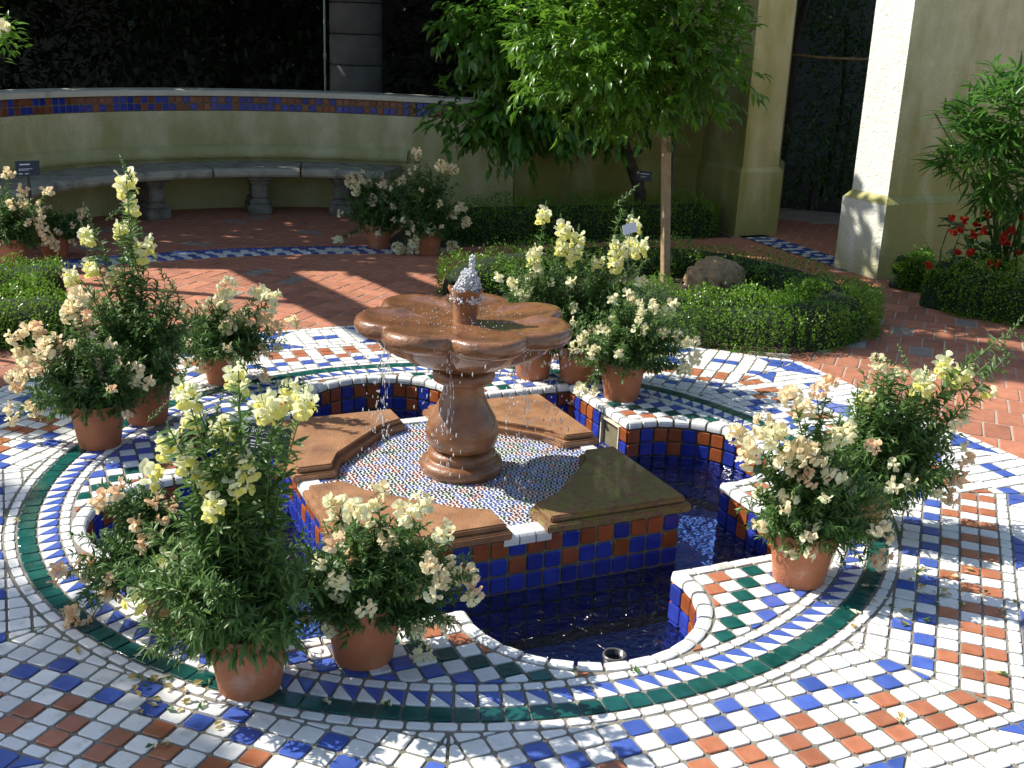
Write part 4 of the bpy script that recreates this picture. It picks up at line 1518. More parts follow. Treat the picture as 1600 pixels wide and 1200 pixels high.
# the rock
rg = np.random.default_rng(11)
mb = MB()
lumpy((0, 0, 0), .20, .13, .155, 30, .05, 4, mb)
V = np.array(mb.v)
V[:, 0] *= 1 - .12 * np.sign(V[:, 2]) * np.abs(V[:, 2]) / .165
V[:, 2] += .008 * np.sin(V[:, 0] * 60) * (V[:, 2] > 0) + .010 * np.sin(V[:, 0] * 31 + 1)
V[:, 2] = np.minimum(V[:, 2], .125 + .02 * np.sin(V[:, 0] * 18 + 2))
an_ = np.arctan2(V[:, 1], V[:, 0])
gr_ = 1 + .05 * np.sin(an_ * 13) + .045 * np.sin(an_ * 29 + 1) + .05 * np.sin(an_ * 5 + 2)
V[:, 0] *= gr_; V[:, 1] *= gr_
mb.v = [tuple(p) for p in V]; mb.sm = [False] * len(mb.sm)
rk = mb.build('garden_rock', M['rock'], None, Matrix.Translation((1.34, 7.42, .10)) @ Matrix.Rotation(R(-8), 4, 'Y'))
tag(rk, 'rough brown rock standing on the soil behind the hedge', 'rock')

# ------------------------------------------------------------------ trees
stk = thing('tree_stake', 'straight square wooden stake holding up the small pale tree', 'stake', (.985, 7.6, 0))
mb = MB(); mb.box((.985, 7.6, .75), (.052, .052, 1.5), 0, Matrix.Rotation(R(-4), 3, 'Y') @ Matrix.Rotation(R(25), 3, 'Z')); me = mb.mesh('post')
bm = bmesh.new(); bm.from_mesh(me); bmesh.ops.bevel(bm, geom=list(bm.edges), offset=.005, segments=1, affect='EDGES'); bm.to_mesh(me); bm.free()
link('post', me, M['wood'], stk)
mb = MB(); mb.tube([(.935, 7.6, 1.02), (.985, 7.56, 1.03), (1.03, 7.6, 1.02), (.985, 7.645, 1.02)], .008, 6); mb.build('tie', M['black'], stk)

def tree_crown(cs, n, L, W, m, t, curl=.35, droop=.25, name='crown', bunch=9):
    """leaves in sprays: short sprigs with leaves along them"""
    k = n // bunch
    P, D = cloud(cs, k, .1)
    D[:, 2] -= droop * .6
    D = nrm(D)
    tw = L * 2.1
    pp, dd = [], []
    side = nrm(np.cross(D, np.array([0, 0, 1.0]) + rng.normal(0, .25, (k, 3))))
    for b in range(bunch):
        f = b / (bunch - 1)
        s = 1 if b % 2 else -1
        pp.append(P + D * tw * f)
        dd.append(nrm(D * (.55 + .5 * f) + side * s * (1 - f * .8) + rng.normal(0, .22, (k, 3)) - np.array([0, 0, droop])))
    P2, D2 = np.concatenate(pp), np.concatenate(dd)
    n2 = len(P2)
    var = np.tile(rng.random(k), bunch) * .6 + rng.random(n2) * .4
    me = leaves(name, P2, D2, L * rng.uniform(.65, 1.2, n2), W * rng.uniform(.75, 1.15, n2), curl, var=var)
    tag(link(name, me, M[m], t), kind='stuff')

st = thing('standard_tree', 'small bright green tree with a round crown tied to a stake', 'tree', (1.02, 7.66, 0))
tree_crown([(.55, 7.6, 1.75, .72, .6, .72), (.98, 7.65, 1.80, .44, .5, .60), (.85, 7.45, 1.42, .60, .45, .40), (.45, 7.6, 1.55, .50, .5, .40), (.80, 7.6, 2.35, .7, .6, .5)], 10200, .080, .031, 'leaf_tree', st, droop=.14)
mb = MB()
mb.tube([(1.035, 7.66, 0), (1.03, 7.66, .6), (1.02, 7.65, 1.15), (.98, 7.63, 1.6), (.95, 7.6, 2.1)], [.017, .016, .015, .012, .008], 8)
for a, l in ((.3, .5), (1.4, .45), (2.6, .55), (3.6, .5), (4.6, .45), (5.5, .5)):
    mb.tube([(1.0, 7.64, 1.2 + .08 * a), (1.0 + .25 * math.cos(a), 7.64 + .2 * math.sin(a), 1.45 + .08 * a), (1.0 + l * 1.1 * math.cos(a), 7.64 + l * math.sin(a), 1.7 + .1 * a)], [.009, .007, .004], 6)
mb.build('trunk', M['bark'], st)

ct = thing('citrus_tree', 'dark glossy leaved tree with a leaning trunk growing against the stucco wall', 'tree', (1.12, 10.1, 0))
def el(px, py, Y, rx, ry, rz): return (*at(px, py, Y), rx, ry, rz)
tree_crown([el(740, 190, 9.5, .30, .25, .15), el(800, 195, 9.5, .32, .25, .19), el(860, 170, 9.6, .40, .3, .26), el(790, 70, 9.6, .36, .3, .32), el(850, 60, 9.7, .5, .3, .4), el(745, 30, 9.5, .2, .2, .14), el(950, 150, 9.7, .4, .3, .26), el(1020, 120, 9.7, .4, .3, .3), el(900, -60, 9.7, .7, .4, .35)], 6600, .120, .050, 'leaf_citrus', ct, curl=.4, droop=.34, bunch=7)
mb = MB()
T0 = np.array([1.12, 10.1, 0]); T1 = at(1000, 300, 10.1); T2 = at(975, 225, 10.0); T3 = at(955, 190, 9.9)
mb.tube([T0, T1, T2, T3, at(930, 120, 9.8)], [.060, .055, .050, .042, .03], 10)
mb.tube([at(985, 245, 10.03), at(1002, 236, 10.0), at(1012, 205, 9.9)], [.022, .018, .014], 8)
mb.tube([T3, at(900, 165, 9.8), at(830, 170, 9.6), at(740, 185, 9.5)], [.032, .024, .018, .008], 8)
mb.tube([T3, at(880, 90, 9.8), at(800, 40, 9.7)], [.030, .02, .01], 8)
mb.tube([T3, at(1000, 120, 9.8), at(1040, 40, 9.8)], [.028, .02, .01], 8)
mb.build('trunk', M['bark'], ct)

# oleander and begonias by the wall
ole = thing('oleander', 'oleander bush with long narrow leaves in front of the stucco wall', 'bush', (3.35, 7.55, 0))
cs = [(*at(1560, 185, 7.1), .26, .3, .20), (*at(1530, 250, 7.15), .20, .25, .16), (*at(1590, 280, 7.1), .22, .25, .18), (*at(1620, 150, 7.1), .3, .3, .25), (*at(1505, 200, 7.15), .10, .2, .10)]
k = 185
P, D = cloud(cs, k, .5)
pp, dd = [], []
for w_ in range(9):
    a = w_ * 2.4
    r = np.array([math.cos(a), math.sin(a), .15])
    pp.append(P + D * .012 * w_)
    dd.append(nrm(D * .75 + r + rng.normal(0, .2, (k, 3))))
P2, D2 = np.concatenate(pp), np.concatenate(dd)
D2[:, 2] -= rng.uniform(0, .35, len(D2))
tag(link('foliage', leaves('foliage', P2, D2, rng.uniform(.13, .21, len(P2)), rng.uniform(.018, .026, len(P2)), .25), M['leaf_ole'], ole), kind='stuff')
mb = MB()
for c in cs:
    for q in range(3):
        tip = np.array(c[:3]) + rng.normal(0, .08, 3)
        b = np.array([3.35, 7.55, 0]) + np.array([rng.normal(0, .06), rng.normal(0, .06), 0])
        mb.tube([b, (b + tip) / 2 + np.array([.05, 0, .1]), tip], [.012, .009, .005], 6)
mb.build('stems', M['stem'], ole)

beg = thing('red_begonia', 'begonia with broad glossy leaves and clusters of red flowers above the hedge', 'plant', (3.35, 7.65, 0))
n = 110
P = np.array([at(px, py, 7.35 + random.uniform(-.15, .25)) for px, py in zip(rng.uniform(1485, 1640, n), rng.uniform(340, 425, n))])
D = nrm(rng.normal(0, 1, (n, 3)) * np.array([1, 1, .4]) + np.array([0, -.5, .1]))
link('foliage', leaves('foliage', P, D, rng.uniform(.08, .14, n), rng.uniform(.05, .075, n), .3, shape='broad'), M['leaf_beg'], beg)['kind'] = 'stuff'
bl = [(1507, 345), (1525, 352), (1522, 368), (1490, 365), (1500, 362), (1536, 360), (1567, 368), (1573, 382), (1567, 375), (1518, 392), (1515, 398), (1545, 413), (1560, 412), (1495, 395), (1590, 395), (1578, 360), (1487, 342), (1540, 335), (1597, 340), (1452, 470 - 55)]
for px, py in bl:
    c = at(px, py, 7.12 + random.uniform(-.06, .08))
    k = 20
    D = nrm(rng.normal(0, 1, (k, 3)) + np.array([0, -.7, .3]))
    me = leaves('flower', rng.normal(0, .006, (k, 3)), D, rng.uniform(.022, .036, k), rng.uniform(.022, .032, k), -.2, shape='broad')
    link('flower', me, M['p_red'], beg, Matrix.Translation(c))
mb = MB()
for q in range(14):
    px, py = random.choice(bl)
    c = at(px, py, 7.5)
    mb.tube([(c[0] + random.gauss(0, .05), 7.65, 0), (c[0], 7.6, c[2] * .6), c], [.008, .006, .003], 5)
mb.build('stems', M['stem'], beg)
mb = MB()
mb.add([(2.75, 8.05, -.005), (3.02, 7.2, -.005), (3.3, 6.95, -.005), (4.6, 6.2, -.005), (6.5, 9.9, -.005)], [(0, 1, 2, 3, 4)])
tag(mb.build('planting_bed', M['soil']), 'bare dark soil under the begonias', kind='structure')
mb = MB()
mb.add([(-1.05, 8.75, .004), (-.75, 8.62, .004), (.3, 8.98, .004), (1.2, 9.4, .004), (1.88, 9.66, .004), (1.6, 10.4, .004), (1.0, 10.5, .004), (-.9, 10.3, .004)], [(0, 1, 2, 3, 4, 5, 6, 7)])
tag(mb.build('planting_bed', M['soil']), 'bare dark soil along the tall wall', kind='structure')

# trees left of the view that throw the broken shade on the near tiles
for lab, cs, tr in (('slender tree throwing leaf shade across the near tiles', [(-6.9, 3.75, 5.4, .50, .45, .25), (-7.2, 3.2, 5.5, .6, .4, .25), (-6.45, 3.35, 5.4, .35, .28, .2), (-7.4, 4.1, 5.5, .4, .35, .25)], (-7.6, 3.4)),
                    ('unseen slender tree with a leaning trunk, added to shade the brick path', [(-2.75, 7.15, 5.4, .55, .30, .25), (-3.2, 7.45, 5.5, .45, .30, .2), (-2.2, 6.85, 5.4, .35, .22, .2)], (-5.6, 7.6)),  # added tree, placed for the shade streaks it throws on the brick
                    ('slender tree throwing leaf shade across the tiles beside the hedge', [(-7.6, 4.85, 5.4, .35, .30, .25), (-7.75, 5.85, 5.4, .5, .40, .25), (-8.3, 5.4, 5.5, .45, .4, .25)], (-8.2, 5.5))):
    shrub('slender_tree', lab, 'tree', cs, 2600, .12, .06, 'leaf_tree', trunk=[([(tr[0], tr[1], 0), (tr[0], tr[1], 2.6), (np.mean([c[0] for c in cs]), np.mean([c[1] for c in cs]), 5.4)], [.05, .045, .03])], group='slender shade trees')
# ------------------------------------------------------------------ snapdragon blooms
def petal_grid(mb, base, d, u, L, W, m, ruffle, cup, rr):
    """one ruffled petal as a 3 x 3 grid"""
    d = d / np.linalg.norm(d); s = np.cross(d, u); s /= np.linalg.norm(s); u = np.cross(s, d)
    v = []
    for i, t in enumerate((0, .5, 1)):
        for j, x in enumerate((-1, -.4, .4, 1)):
            w = W * (.35, 1.0, .82)[i] * .5
            z = -cup * L * t * t + ruffle * L * rr.normal() * t
            q = base + d * L * (t - (.16 * abs(x) ** 2 if i == 2 else 0)) + s * x * w + u * z
            v.append(q)
    f = []
    for i in range(2):
        for j in range(3):
            f.append((i * 4 + j, i * 4 + j + 1, i * 4 + 4 + j + 1, i * 4 + 4 + j))
    mb.add(v, f, m, True)

def bloom(mb, c, out, up, s, rr, low=1, high=0):
    """an open snapdragon: tube, two upper petals, three lower ones with a swollen lip"""
    out = out / np.linalg.norm(out)
    sd = np.cross(out, up); sd /= np.linalg.norm(sd); up2 = np.cross(sd, out)
    n = 6
    ring = lambda p, r: [p + (sd * math.cos(2 * math.pi * k / n) + up2 * math.sin(2 * math.pi * k / n)) * r for k in range(n)]
    a, b = ring(c, s * .10), ring(c + out * s * .55, s * .24)
    mb.add(a + b, [(k, (k + 1) % n, n + (k + 1) % n, n + k) for k in range(n)], high, True)
    e = c + out * s * .52
    for sg in (-.42, .42):
        petal_grid(mb, e + up2 * s * .14 + sd * sg * s * .2, up2 * .95 + out * .25 + sd * sg * 1.1, -out, s * .62, s * .68, high, .12, .35, rr)
    for sg in (-.9, 0, .9):
        petal_grid(mb, e - up2 * s * .10 + sd * sg * s * .16, -up2 * .8 + out * .5 + sd * sg * .95, out + up2 * .3, s * .54, s * .56, low, .12, .3, rr)
    # swollen lip
    petal_grid(mb, e - up2 * s * .12, out * .7 + up2 * .15, up2, s * .34, s * .40, low, .05, .5, rr)

def head_mesh(kind, seed):
    rr = np.random.default_rng(seed)
    mb = MB()
    if kind == 'spike':            # blooms around an upright stalk, buds at the top
        n = 7
        for i in range(n):
            a = i * 2.4 + rr.normal() * .2
            z = -.5 + .92 * i / n
            o = np.array([math.cos(a), math.sin(a), .12])
            bloom(mb, np.array([0, 0, z * 1.0]) + o * .05, o, np.array([0, 0, 1.0]), .60 - .16 * i / n, rr, 1, 0)
        for i in range(9):
            a = i * 2.1
            z = .48 + .05 * i
            o = np.array([math.cos(a), math.sin(a), .5]) * (.07 - .005 * i)
            p = np.array([0, 0, z])
            mb.tube([p, p + o, p + o * 1.7 + np.array([0, 0, .03])], [.022, .036, .006], 5, 2)
        mb.tube([(0, 0, -.6), (0, 0, .98)], [.022, .012], 5, 2)
    elif kind == 'cluster':        # a rounded head of crowded blooms
        n = 7
        for i in range(n):
            a = i * 2.4
            t = (i + .5) / n
            o = np.array([math.cos(a) * math.sin(t * 2.2), math.sin(a) * math.sin(t * 2.2), math.cos(t * 2.2) * .8]) + rr.normal(0, .15, 3)
            o /= np.linalg.norm(o)
            bloom(mb, o * rr.uniform(.08, .34) + np.array([0, 0, rr.normal() * .12]), o, np.array([0, 0, 1.0]) + rr.normal(0, .3, 3), rr.uniform(.40, .58), rr, 1, 0)
        mb.tube([(0, 0, -.5), (0, 0, .1)], [.022, .02], 5, 2)
    elif kind == 'tip':            # a bare stalk end, buds only
        for i in range(16):
            a = i * 2.3; z = -.5 + .062 * i
            o = np.array([math.cos(a), math.sin(a), .6]) * (.085 - .004 * i)
            p = np.array([0, 0, z])
            mb.tube([p, p + o, p + o * 1.8 + np.array([0, 0, .03])], [.02, .034, .005], 5, 2)
        mb.tube([(0, 0, -.6), (0, 0, .55)], [.022, .010], 5, 2)
    else:                          # two or three loose blooms
        for i in range(3):
            a = i * 2.3 + rr.normal() * .4
            o = np.array([math.cos(a), math.sin(a), .1 + rr.normal() * .2])
            bloom(mb, np.array([0, 0, .16 * i - .15]), o, np.array([0, 0, 1.0]), .62, rr, 1, 0)
        mb.tube([(0, 0, -.5), (0, 0, .4)], [.025, .02], 5, 2)
    me = mb.mesh('flower_head')
    a = me.attributes.new('var', 'FLOAT', 'POINT')
    a.data.foreach_set('value', np.clip(rr.normal(.5, .28, len(me.vertices)), 0, 1).astype(np.float32))
    return me
HEADS = {}
def get_head(kind, colr):
    v = random.randrange(4)
    key = (kind, colr, v)
    if key not in HEADS:
        me = head_mesh(kind, hash(kind) % 97 + v if False else {'spike': 10, 'cluster': 20, 'loose': 30, 'tip': 40}[kind] + v)
        hi, lo = {'y': ('p_lem', 'p_yel'), 'p': ('p_pea', 'p_cre'), 'o': ('p_pnk', 'p_pea'), 'c': ('p_cre', 'p_lem')}[colr]
        for q in (hi, lo, 'stem'): me.materials.append(M[q])
        HEADS[key] = me
    return HEADS[key]

def pot_mesh(r, h, name):
    mb = MB()
    mb.lathe([(r * .70, 0), (r * .72, .004), (r * .90, h * .74), (r * .905, h * .75), (r * .99, h * .765), (r * 1.0, h * .79), (r * 1.0, h * .975), (r * .985, h), (r * .93, h), (r * .91, h * .985), (r * .88, h * .86)], (0, 0, 0), 40, cap=False)
    mb.add([(r * .7 * math.cos(a), r * .7 * math.sin(a), .002) for a in np.linspace(0, 2 * math.pi, 25)[:-1]], [tuple(range(23, -1, -1))])
    return mb.mesh(name)
POT = {}
def get_pot(i):
    if i not in POT:
        POT[i] = pot_mesh(.112, .185, 'pot'); POT[i].materials.append(M['pot'])
    return POT[i]

def snapdragon(label, foot, bush, heads, stems, leafL, leafW, lm='leaf_snap', dep=.8, group='potted snapdragons around the fountain', loose=12, fill=16, scale=1.0, back=.075):
    """foot: picture point of the pot's near lower edge; bush: picture box x0, x1, y top, y bottom of the leafy mass;
    heads: (px, py, kind, colour, size in metres)"""
    g = grd(*foot); x, y = g[0], g[1] + back * scale
    t = thing('potted_snapdragon', label, 'potted plant', (x, y, 0), group)
    ph = .185 * scale
    po = link('pot', get_pot(0), None, t, Matrix.Translation((x, y, .004)) @ Matrix.Rotation(random.uniform(0, 6), 4, 'Z') @ Matrix.Scale(scale, 4))
    mb = MB(); mb.lathe([(.103 * scale, ph * .86), (.05, ph * .90), (.001, ph * .91)], (x, y, .004), 20, cap=False); mb.build('soil', M['soil'], po)
    x0, x1, yt, yb = bush
    c0, c1 = at(x0, (yt + yb) / 2, y), at(x1, (yt + yb) / 2, y)
    ctr = (c0 + c1) / 2
    leafL, leafW = leafL * 1.15, leafW * 1.22
    stems = int(stems * 1.8)
    rx = (c1[0] - c0[0]) / 2 * 1.06
    zt, zb = at((x0 + x1) / 2, yt, y)[2], at((x0 + x1) / 2, yb, y)[2]
    zb = max(zb, .07)
    cz, rz = (zt + zb) / 2, max((zt - zb) / 2, .08)
    top = np.array([x, y, ph * .9])
    tips = []
    for i in range(stems):
        d = rng.normal(0, 1, 3); d /= np.linalg.norm(d)
        f = rng.random() ** .35
        p = np.array([ctr[0] + d[0] * rx * f, y + d[1] * rx * dep * f, cz + d[2] * rz * f])
        p[2] = max(p[2], .05)
        tips.append((p, None))
    hs = []
    if any(h_[2] == 'cluster' for h_ in heads):
        # single blooms scattered over the leafy mass
        main = [h_ for h_ in heads if h_[2] == 'cluster']
        for q in range(loose):
            d = rng.normal(0, 1, 3); d /= np.linalg.norm(d); d[1] = -abs(d[1])
            p = np.array([ctr[0] + d[0] * rx * .98, y + d[1] * rx * dep * .9, max(.1, cz + d[2] * rz * .98)])
            hs.append((p, ('loose', main[q % len(main)][3], rng.uniform(.032, .046))))
    for px, py, kind, colr, size in heads:
        p = at(px, py, y + rng.uniform(-.55, .25) * rx * dep)
        hs.append((p, (kind, colr, size)))
    SP, SD, SL = [], [], []
    sm = MB()
    for p, hd in tips + hs:
        b = top + np.array([rng.normal(0, .035), rng.normal(0, .03), 0])
        span = np.linalg.norm(p - b)
        mid = b * .45 + p * .55
        if p[2] > b[2]: mid[2] += .0; mid[:2] = b[:2] * .62 + p[:2] * .38
        else: mid[2] = max(b[2], p[2]) + .06
        n = 9
        cv = [(1 - s) ** 2 * b + 2 * s * (1 - s) * mid + s * s * p for s in np.linspace(0, 1, n)]
        if hd:
            e = cv[-1] - cv[-2]
            cv[-1] = p - e / np.linalg.norm(e) * hd[2] * .45
        sm.tube(cv, [.0032 - .0016 * q / (n - 1) for q in range(n)], 4, cap=False)
        m = max(6, int(span * fill / (leafL * .35) * .25))
        if hd and hd[0] == 'spike': m = int(m * .55)
        for q in range(m):
            s = (rng.random() ** .8) * (.97 if not hd else .90)
            P = (1 - s) ** 2 * b + 2 * s * (1 - s) * mid + s * s * p
            T = 2 * (1 - s) * (mid - b) + 2 * s * (p - mid); T /= np.linalg.norm(T) + 1e-6
            r = rng.normal(0, 1, 3); r -= T * (r @ T); r /= np.linalg.norm(r) + 1e-6
            SP.append(P); SD.append(r + T * rng.uniform(.2, .9) + np.array([0, 0, .12]))
            SL.append(leafL * rng.uniform(.55, 1.15) * (1 - .45 * max(0, s - .6) / .4))
        # a tuft at a flowerless tip
        if not hd:
            for q in range(5):
                r = rng.normal(0, 1, 3); T = p - mid; T /= np.linalg.norm(T) + 1e-6
                SP.append(p); SD.append(T * .9 + r * .5); SL.append(leafL * rng.uniform(.3, .7))
    # leaves that hang over the pot's rim
    for q in range(210):
        a = rng.uniform(0, 6.283)
        r = rng.uniform(.7, 1.12) * .112 * scale
        SP.append(np.array([x + r * math.cos(a), y + r * math.sin(a), ph * rng.uniform(.86, 1.25)]))
        SD.append(np.array([math.cos(a), math.sin(a), rng.uniform(-1.5, .3)]) + rng.normal(0, .4, 3)); SL.append(leafL * rng.uniform(.6, 1.1))
    SP, SD, SL = np.array(SP), np.array(SD), np.array(SL)
    ok = SP[:, 2] > .03
    SP, SD, SL = SP[ok], SD[ok], SL[ok]
    me = leaves('foliage', SP, SD, SL, SL * (leafW / leafL) * rng.uniform(.8, 1.2, len(SL)), .35)
    tag(link('foliage', me, M[lm], t), kind='stuff')
    tag(sm.build('stems', M['stem'], t), kind='stuff')
    for p, (kind, colr, size) in hs:
        tilt = .12 if kind == 'spike' else .5
        mw = Matrix.Translation(p) @ Matrix.Rotation(random.gauss(0, tilt), 4, 'X') @ Matrix.Rotation(random.gauss(0, tilt), 4, 'Y') @ Matrix.Rotation(random.uniform(0, 6.28), 4, 'Z') @ Matrix.Scale(size * random.uniform(.92, 1.1), 4)
        link('flower_head', get_head(kind, colr), None, t, mw)
    return t

def H(kind, colr, size, *pts): return [(px, py, kind, colr, size) for px, py in pts]

# near group, in front of the pool
snapdragon('nearest pot, tall leafy snapdragon with lemon yellow spikes', (380, 1098), (178, 512, 775, 1075),
           H('spike', 'y', 0.056, (290, 615), (368, 588), (412, 632), (476, 626), (262, 690), (345, 668), (372, 755), (326, 745), (290, 720), (452, 610)) +
           H('spike', 'y', 0.050, (335, 790), (385, 725), (300, 655)) +
           H('loose', 'y', .055, (305, 940), (384, 962), (262, 872), (208, 940), (266, 900), (362, 720), (430, 640), (375, 1000), (240, 745)) + H('tip', 'y', .07, (290, 578), (436, 600), (250, 640), (372, 560), (340, 640)),
           66, .054, .0110, fill=19, group='potted snapdragons beside the near rim')
snapdragon('bushy snapdragon with faded apricot heads in the half hidden near pot', (268, 998), (122, 285, 750, 965),
           H('cluster', 'o', 0.055, (92, 897), (130, 888), (98, 975), (134, 982), (118, 968)) + H('loose', 'o', .05, (150, 790), (160, 778), (142, 905), (185, 770), (160, 895)),
           70, .036, .0085, 'leaf_dark', fill=18, group='potted snapdragons beside the near rim')
snapdragon('bushy peach snapdragon in the pot standing against the near pool rim', (562, 1050), (448, 740, 800, 1005),
           H('cluster', 'c', 0.055, (524, 922), (556, 800), (540, 838), (636, 806), (690, 836), (660, 790), (720, 905), (662, 1030), (650, 985), (575, 800), (520, 790)) +
           H('cluster', 'p', 0.049, (672, 880), (705, 885), (610, 845), (600, 860), (560, 845), (735, 900), (590, 770), (690, 905), (690, 975)) + H('loose', 'o', .045, (548, 868), (575, 875), (650, 925), (520, 850), (540, 900), (610, 885), (742, 925)),
           78, .036, .0085, 'leaf_dark', fill=18, group='potted snapdragons beside the near rim')
# left group
snapdragon('bushy peach snapdragon in the clear left pot beyond the sign', (146, 706), (35, 240, 520, 690),
           H('cluster', 'p', 0.066, (50, 520), (22, 530), (70, 545), (120, 465), (110, 490), (35, 560), (28, 585)) + H('cluster', 'o', 0.053, (60, 515), (25, 605), (100, 545), (130, 500)) +
           H('loose', 'p', .05, (150, 570), (215, 580), (160, 590), (210, 600), (65, 560), (18, 655), (128, 600), (190, 572), (15, 640), (232, 600)),
           80, .034, .0085, 'leaf_dark', fill=18, group='potted snapdragons left of the pool')
snapdragon('tall yellow snapdragon rising above the other left pots', (222, 668), (100, 310, 410, 655),
           H('spike', 'y', 0.083, (226, 385), (197, 282)) + H('spike', 'y', 0.061, (191, 355), (134, 368), (142, 418), (178, 430), (110, 430), (205, 320)) +
           H('loose', 'p', .06, (120, 458), (130, 470)) + H('tip', 'y', .10, (196, 262), (183, 330), (137, 335), (250, 420), (268, 445)),
           76, .046, .010, fill=17, group='potted snapdragons left of the pool')
snapdragon('airy snapdragon with dense cream and peach heads, rightmost of the left pots', (345, 604), (245, 440, 465, 625),
           H('cluster', 'c', 0.075, (352, 448), (402, 458), (425, 468), (350, 470)) + H('cluster', 'p', 0.066, (380, 492), (358, 510), (345, 500), (415, 494), (352, 545), (360, 560), (455, 506), (400, 500)) + H('loose', 'o', .055, (315, 575), (320, 570), (410, 552), (415, 590), (432, 515)),
           66, .042, .009, fill=16, group='potted snapdragons left of the pool')
# behind the fountain
snapdragon('low bushy cream snapdragon in the pot on the far corner of the pool', (972, 630), (885, 1085, 455, 605),
           H('cluster', 'c', 0.055, (912, 530), (925, 550), (900, 545), (1000, 495), (1040, 490), (1075, 540), (1085, 560), (1072, 580), (940, 520), (1000, 515), (908, 610), (960, 500), (1020, 480)) + H('cluster', 'p', 0.044, (985, 540), (972, 550), (1035, 520), (1010, 530), (985, 470), (925, 515)) + H('loose', 'c', .05, (925, 615), (1030, 550), (1060, 525)),
           70, .036, .0085, 'leaf_snap', fill=17, group='potted snapdragons behind the fountain')
snapdragon('yellow snapdragon with clustered spikes in the pot splashed by the fountain', (832, 596), (770, 925, 385, 570),
           H('spike', 'y', 0.076, (850, 335), (880, 358), (902, 372), (898, 395), (836, 402)) + H('cluster', 'c', 0.062, (805, 445), (825, 440), (815, 460), (840, 425)) + H('spike', 'y', 0.058, (878, 385), (935, 410)),
           74, .042, .009, fill=16, group='potted snapdragons behind the fountain')
snapdragon('yellow snapdragon with a long bare green tip behind the cream bush', (902, 602), (850, 1045, 385, 580),
           H('spike', 'y', 0.072, (965, 385), (990, 350), (962, 405), (1000, 385), (985, 380)) + H('tip', 'y', .16, (980, 305)) + H('tip', 'y', .08, (985, 338), (1005, 460)) + H('cluster', 'c', 0.053, (1000, 440), (955, 440), (1030, 500)),
           80, .042, .009, fill=16, group='potted snapdragons behind the fountain')
# right of the pool
snapdragon('bushy cream and apricot snapdragon in the whitened pot right of the pool', (1255, 924), (1165, 1400, 690, 905),
           H('cluster', 'p', 0.062, (1190, 668), (1180, 690), (1245, 705), (1270, 712), (1225, 725), (1170, 720), (1155, 680), (1255, 650), (1240, 620)) + H('cluster', 'c', 0.062, (1300, 690), (1320, 680), (1235, 710), (1285, 705), (1305, 745), (1320, 765), (1250, 725), (1210, 680)) +
           H('cluster', 'o', 0.046, (1262, 748), (1360, 700), (1240, 740), (1295, 600), (1275, 610)) + H('loose', 'c', .05, (1270, 820), (1235, 780), (1320, 790), (1240, 765), (1190, 770), (1205, 785)) + H('loose', 'o', .045, (1300, 805), (1215, 835), (1222, 825), (1330, 830), (1355, 840), (1285, 855), (1258, 850), (1345, 820), (1370, 880), (1380, 870), (1245, 800), (1250, 870), (1220, 780)) ,
           90, .036, .0085, 'leaf_snap', fill=18, group='potted snapdragons right of the pool')
snapdragon('leaning leafy snapdragon with yellow heads behind the whitened pot', (1352, 842), (1280, 1500, 575, 860),
           H('spike', 'y', 0.068, (1355, 622), (1442, 600), (1432, 618), (1475, 568), (1505, 582)) + H('tip', 'y', .11, (1383, 565), (1412, 558), (1588, 508), (1570, 545), (1600, 530)) + H('cluster', 'c', 0.053, (1372, 570), (1400, 590)) + H('loose', 'y', .055, (1545, 615), (1415, 880), (1440, 590)) + H('loose', 'o', .05, (1380, 580), (1500, 735), (1485, 780), (1512, 720), (1495, 755)),
           86, .050, .011, fill=17, group='potted snapdragons right of the pool')
# in the shade by the bench
snapdragon('shaded peach snapdragon beside the sign near the bench', (12, 417), (-30, 75, 290, 400),
           H('cluster', 'p', 0.075, (38, 325), (60, 345), (75, 375), (68, 362), (22, 320), (85, 385), (45, 345), (12, 275)) + H('loose', 'p', .07, (35, 300), (75, 300), (25, 340)),
           50, .045, .011, 'leaf_dark', fill=13, group='potted snapdragons by the bench')
snapdragon('small shaded snapdragon, mostly leaves, nearest the bench pedestals', (80, 404), (55, 140, 320, 395),
           H('cluster', 'p', 0.066, (78, 380), (85, 372)) + H('loose', 'p', .06, (130, 330), (135, 380), (62, 330)),
           40, .045, .011, 'leaf_dark', fill=13, group='potted snapdragons by the bench')
snapdragon('large shaded snapdragon in the pot touching the bench end', (590, 390), (530, 660, 262, 372),
           H('cluster', 'p', 0.075, (545, 283), (560, 283), (575, 288), (628, 285), (605, 290)) + H('cluster', 'c', 0.070, (585, 330), (595, 335), (580, 315), (556, 300), (530, 377)) + H('loose', 'c', .075, (605, 315), (620, 320), (612, 322), (600, 312), (580, 312)),
           64, .048, .012, 'leaf_dark', fill=13, group='potted snapdragons by the bench')
snapdragon('large shaded snapdragon with trailing cream heads next to the wall hedge', (668, 400), (610, 720, 250, 385),
           H('cluster', 'p', 0.075, (708, 265), (688, 260), (652, 240), (642, 345), (648, 350), (706, 340), (722, 325), (728, 348)) + H('cluster', 'c', 0.075, (670, 360), (635, 392), (622, 388), (648, 390), (706, 385), (645, 380)) + H('loose', 'c', .07, (655, 305), (680, 310)),
           64, .048, .012, 'leaf_dark', fill=13, group='potted snapdragons by the bench')

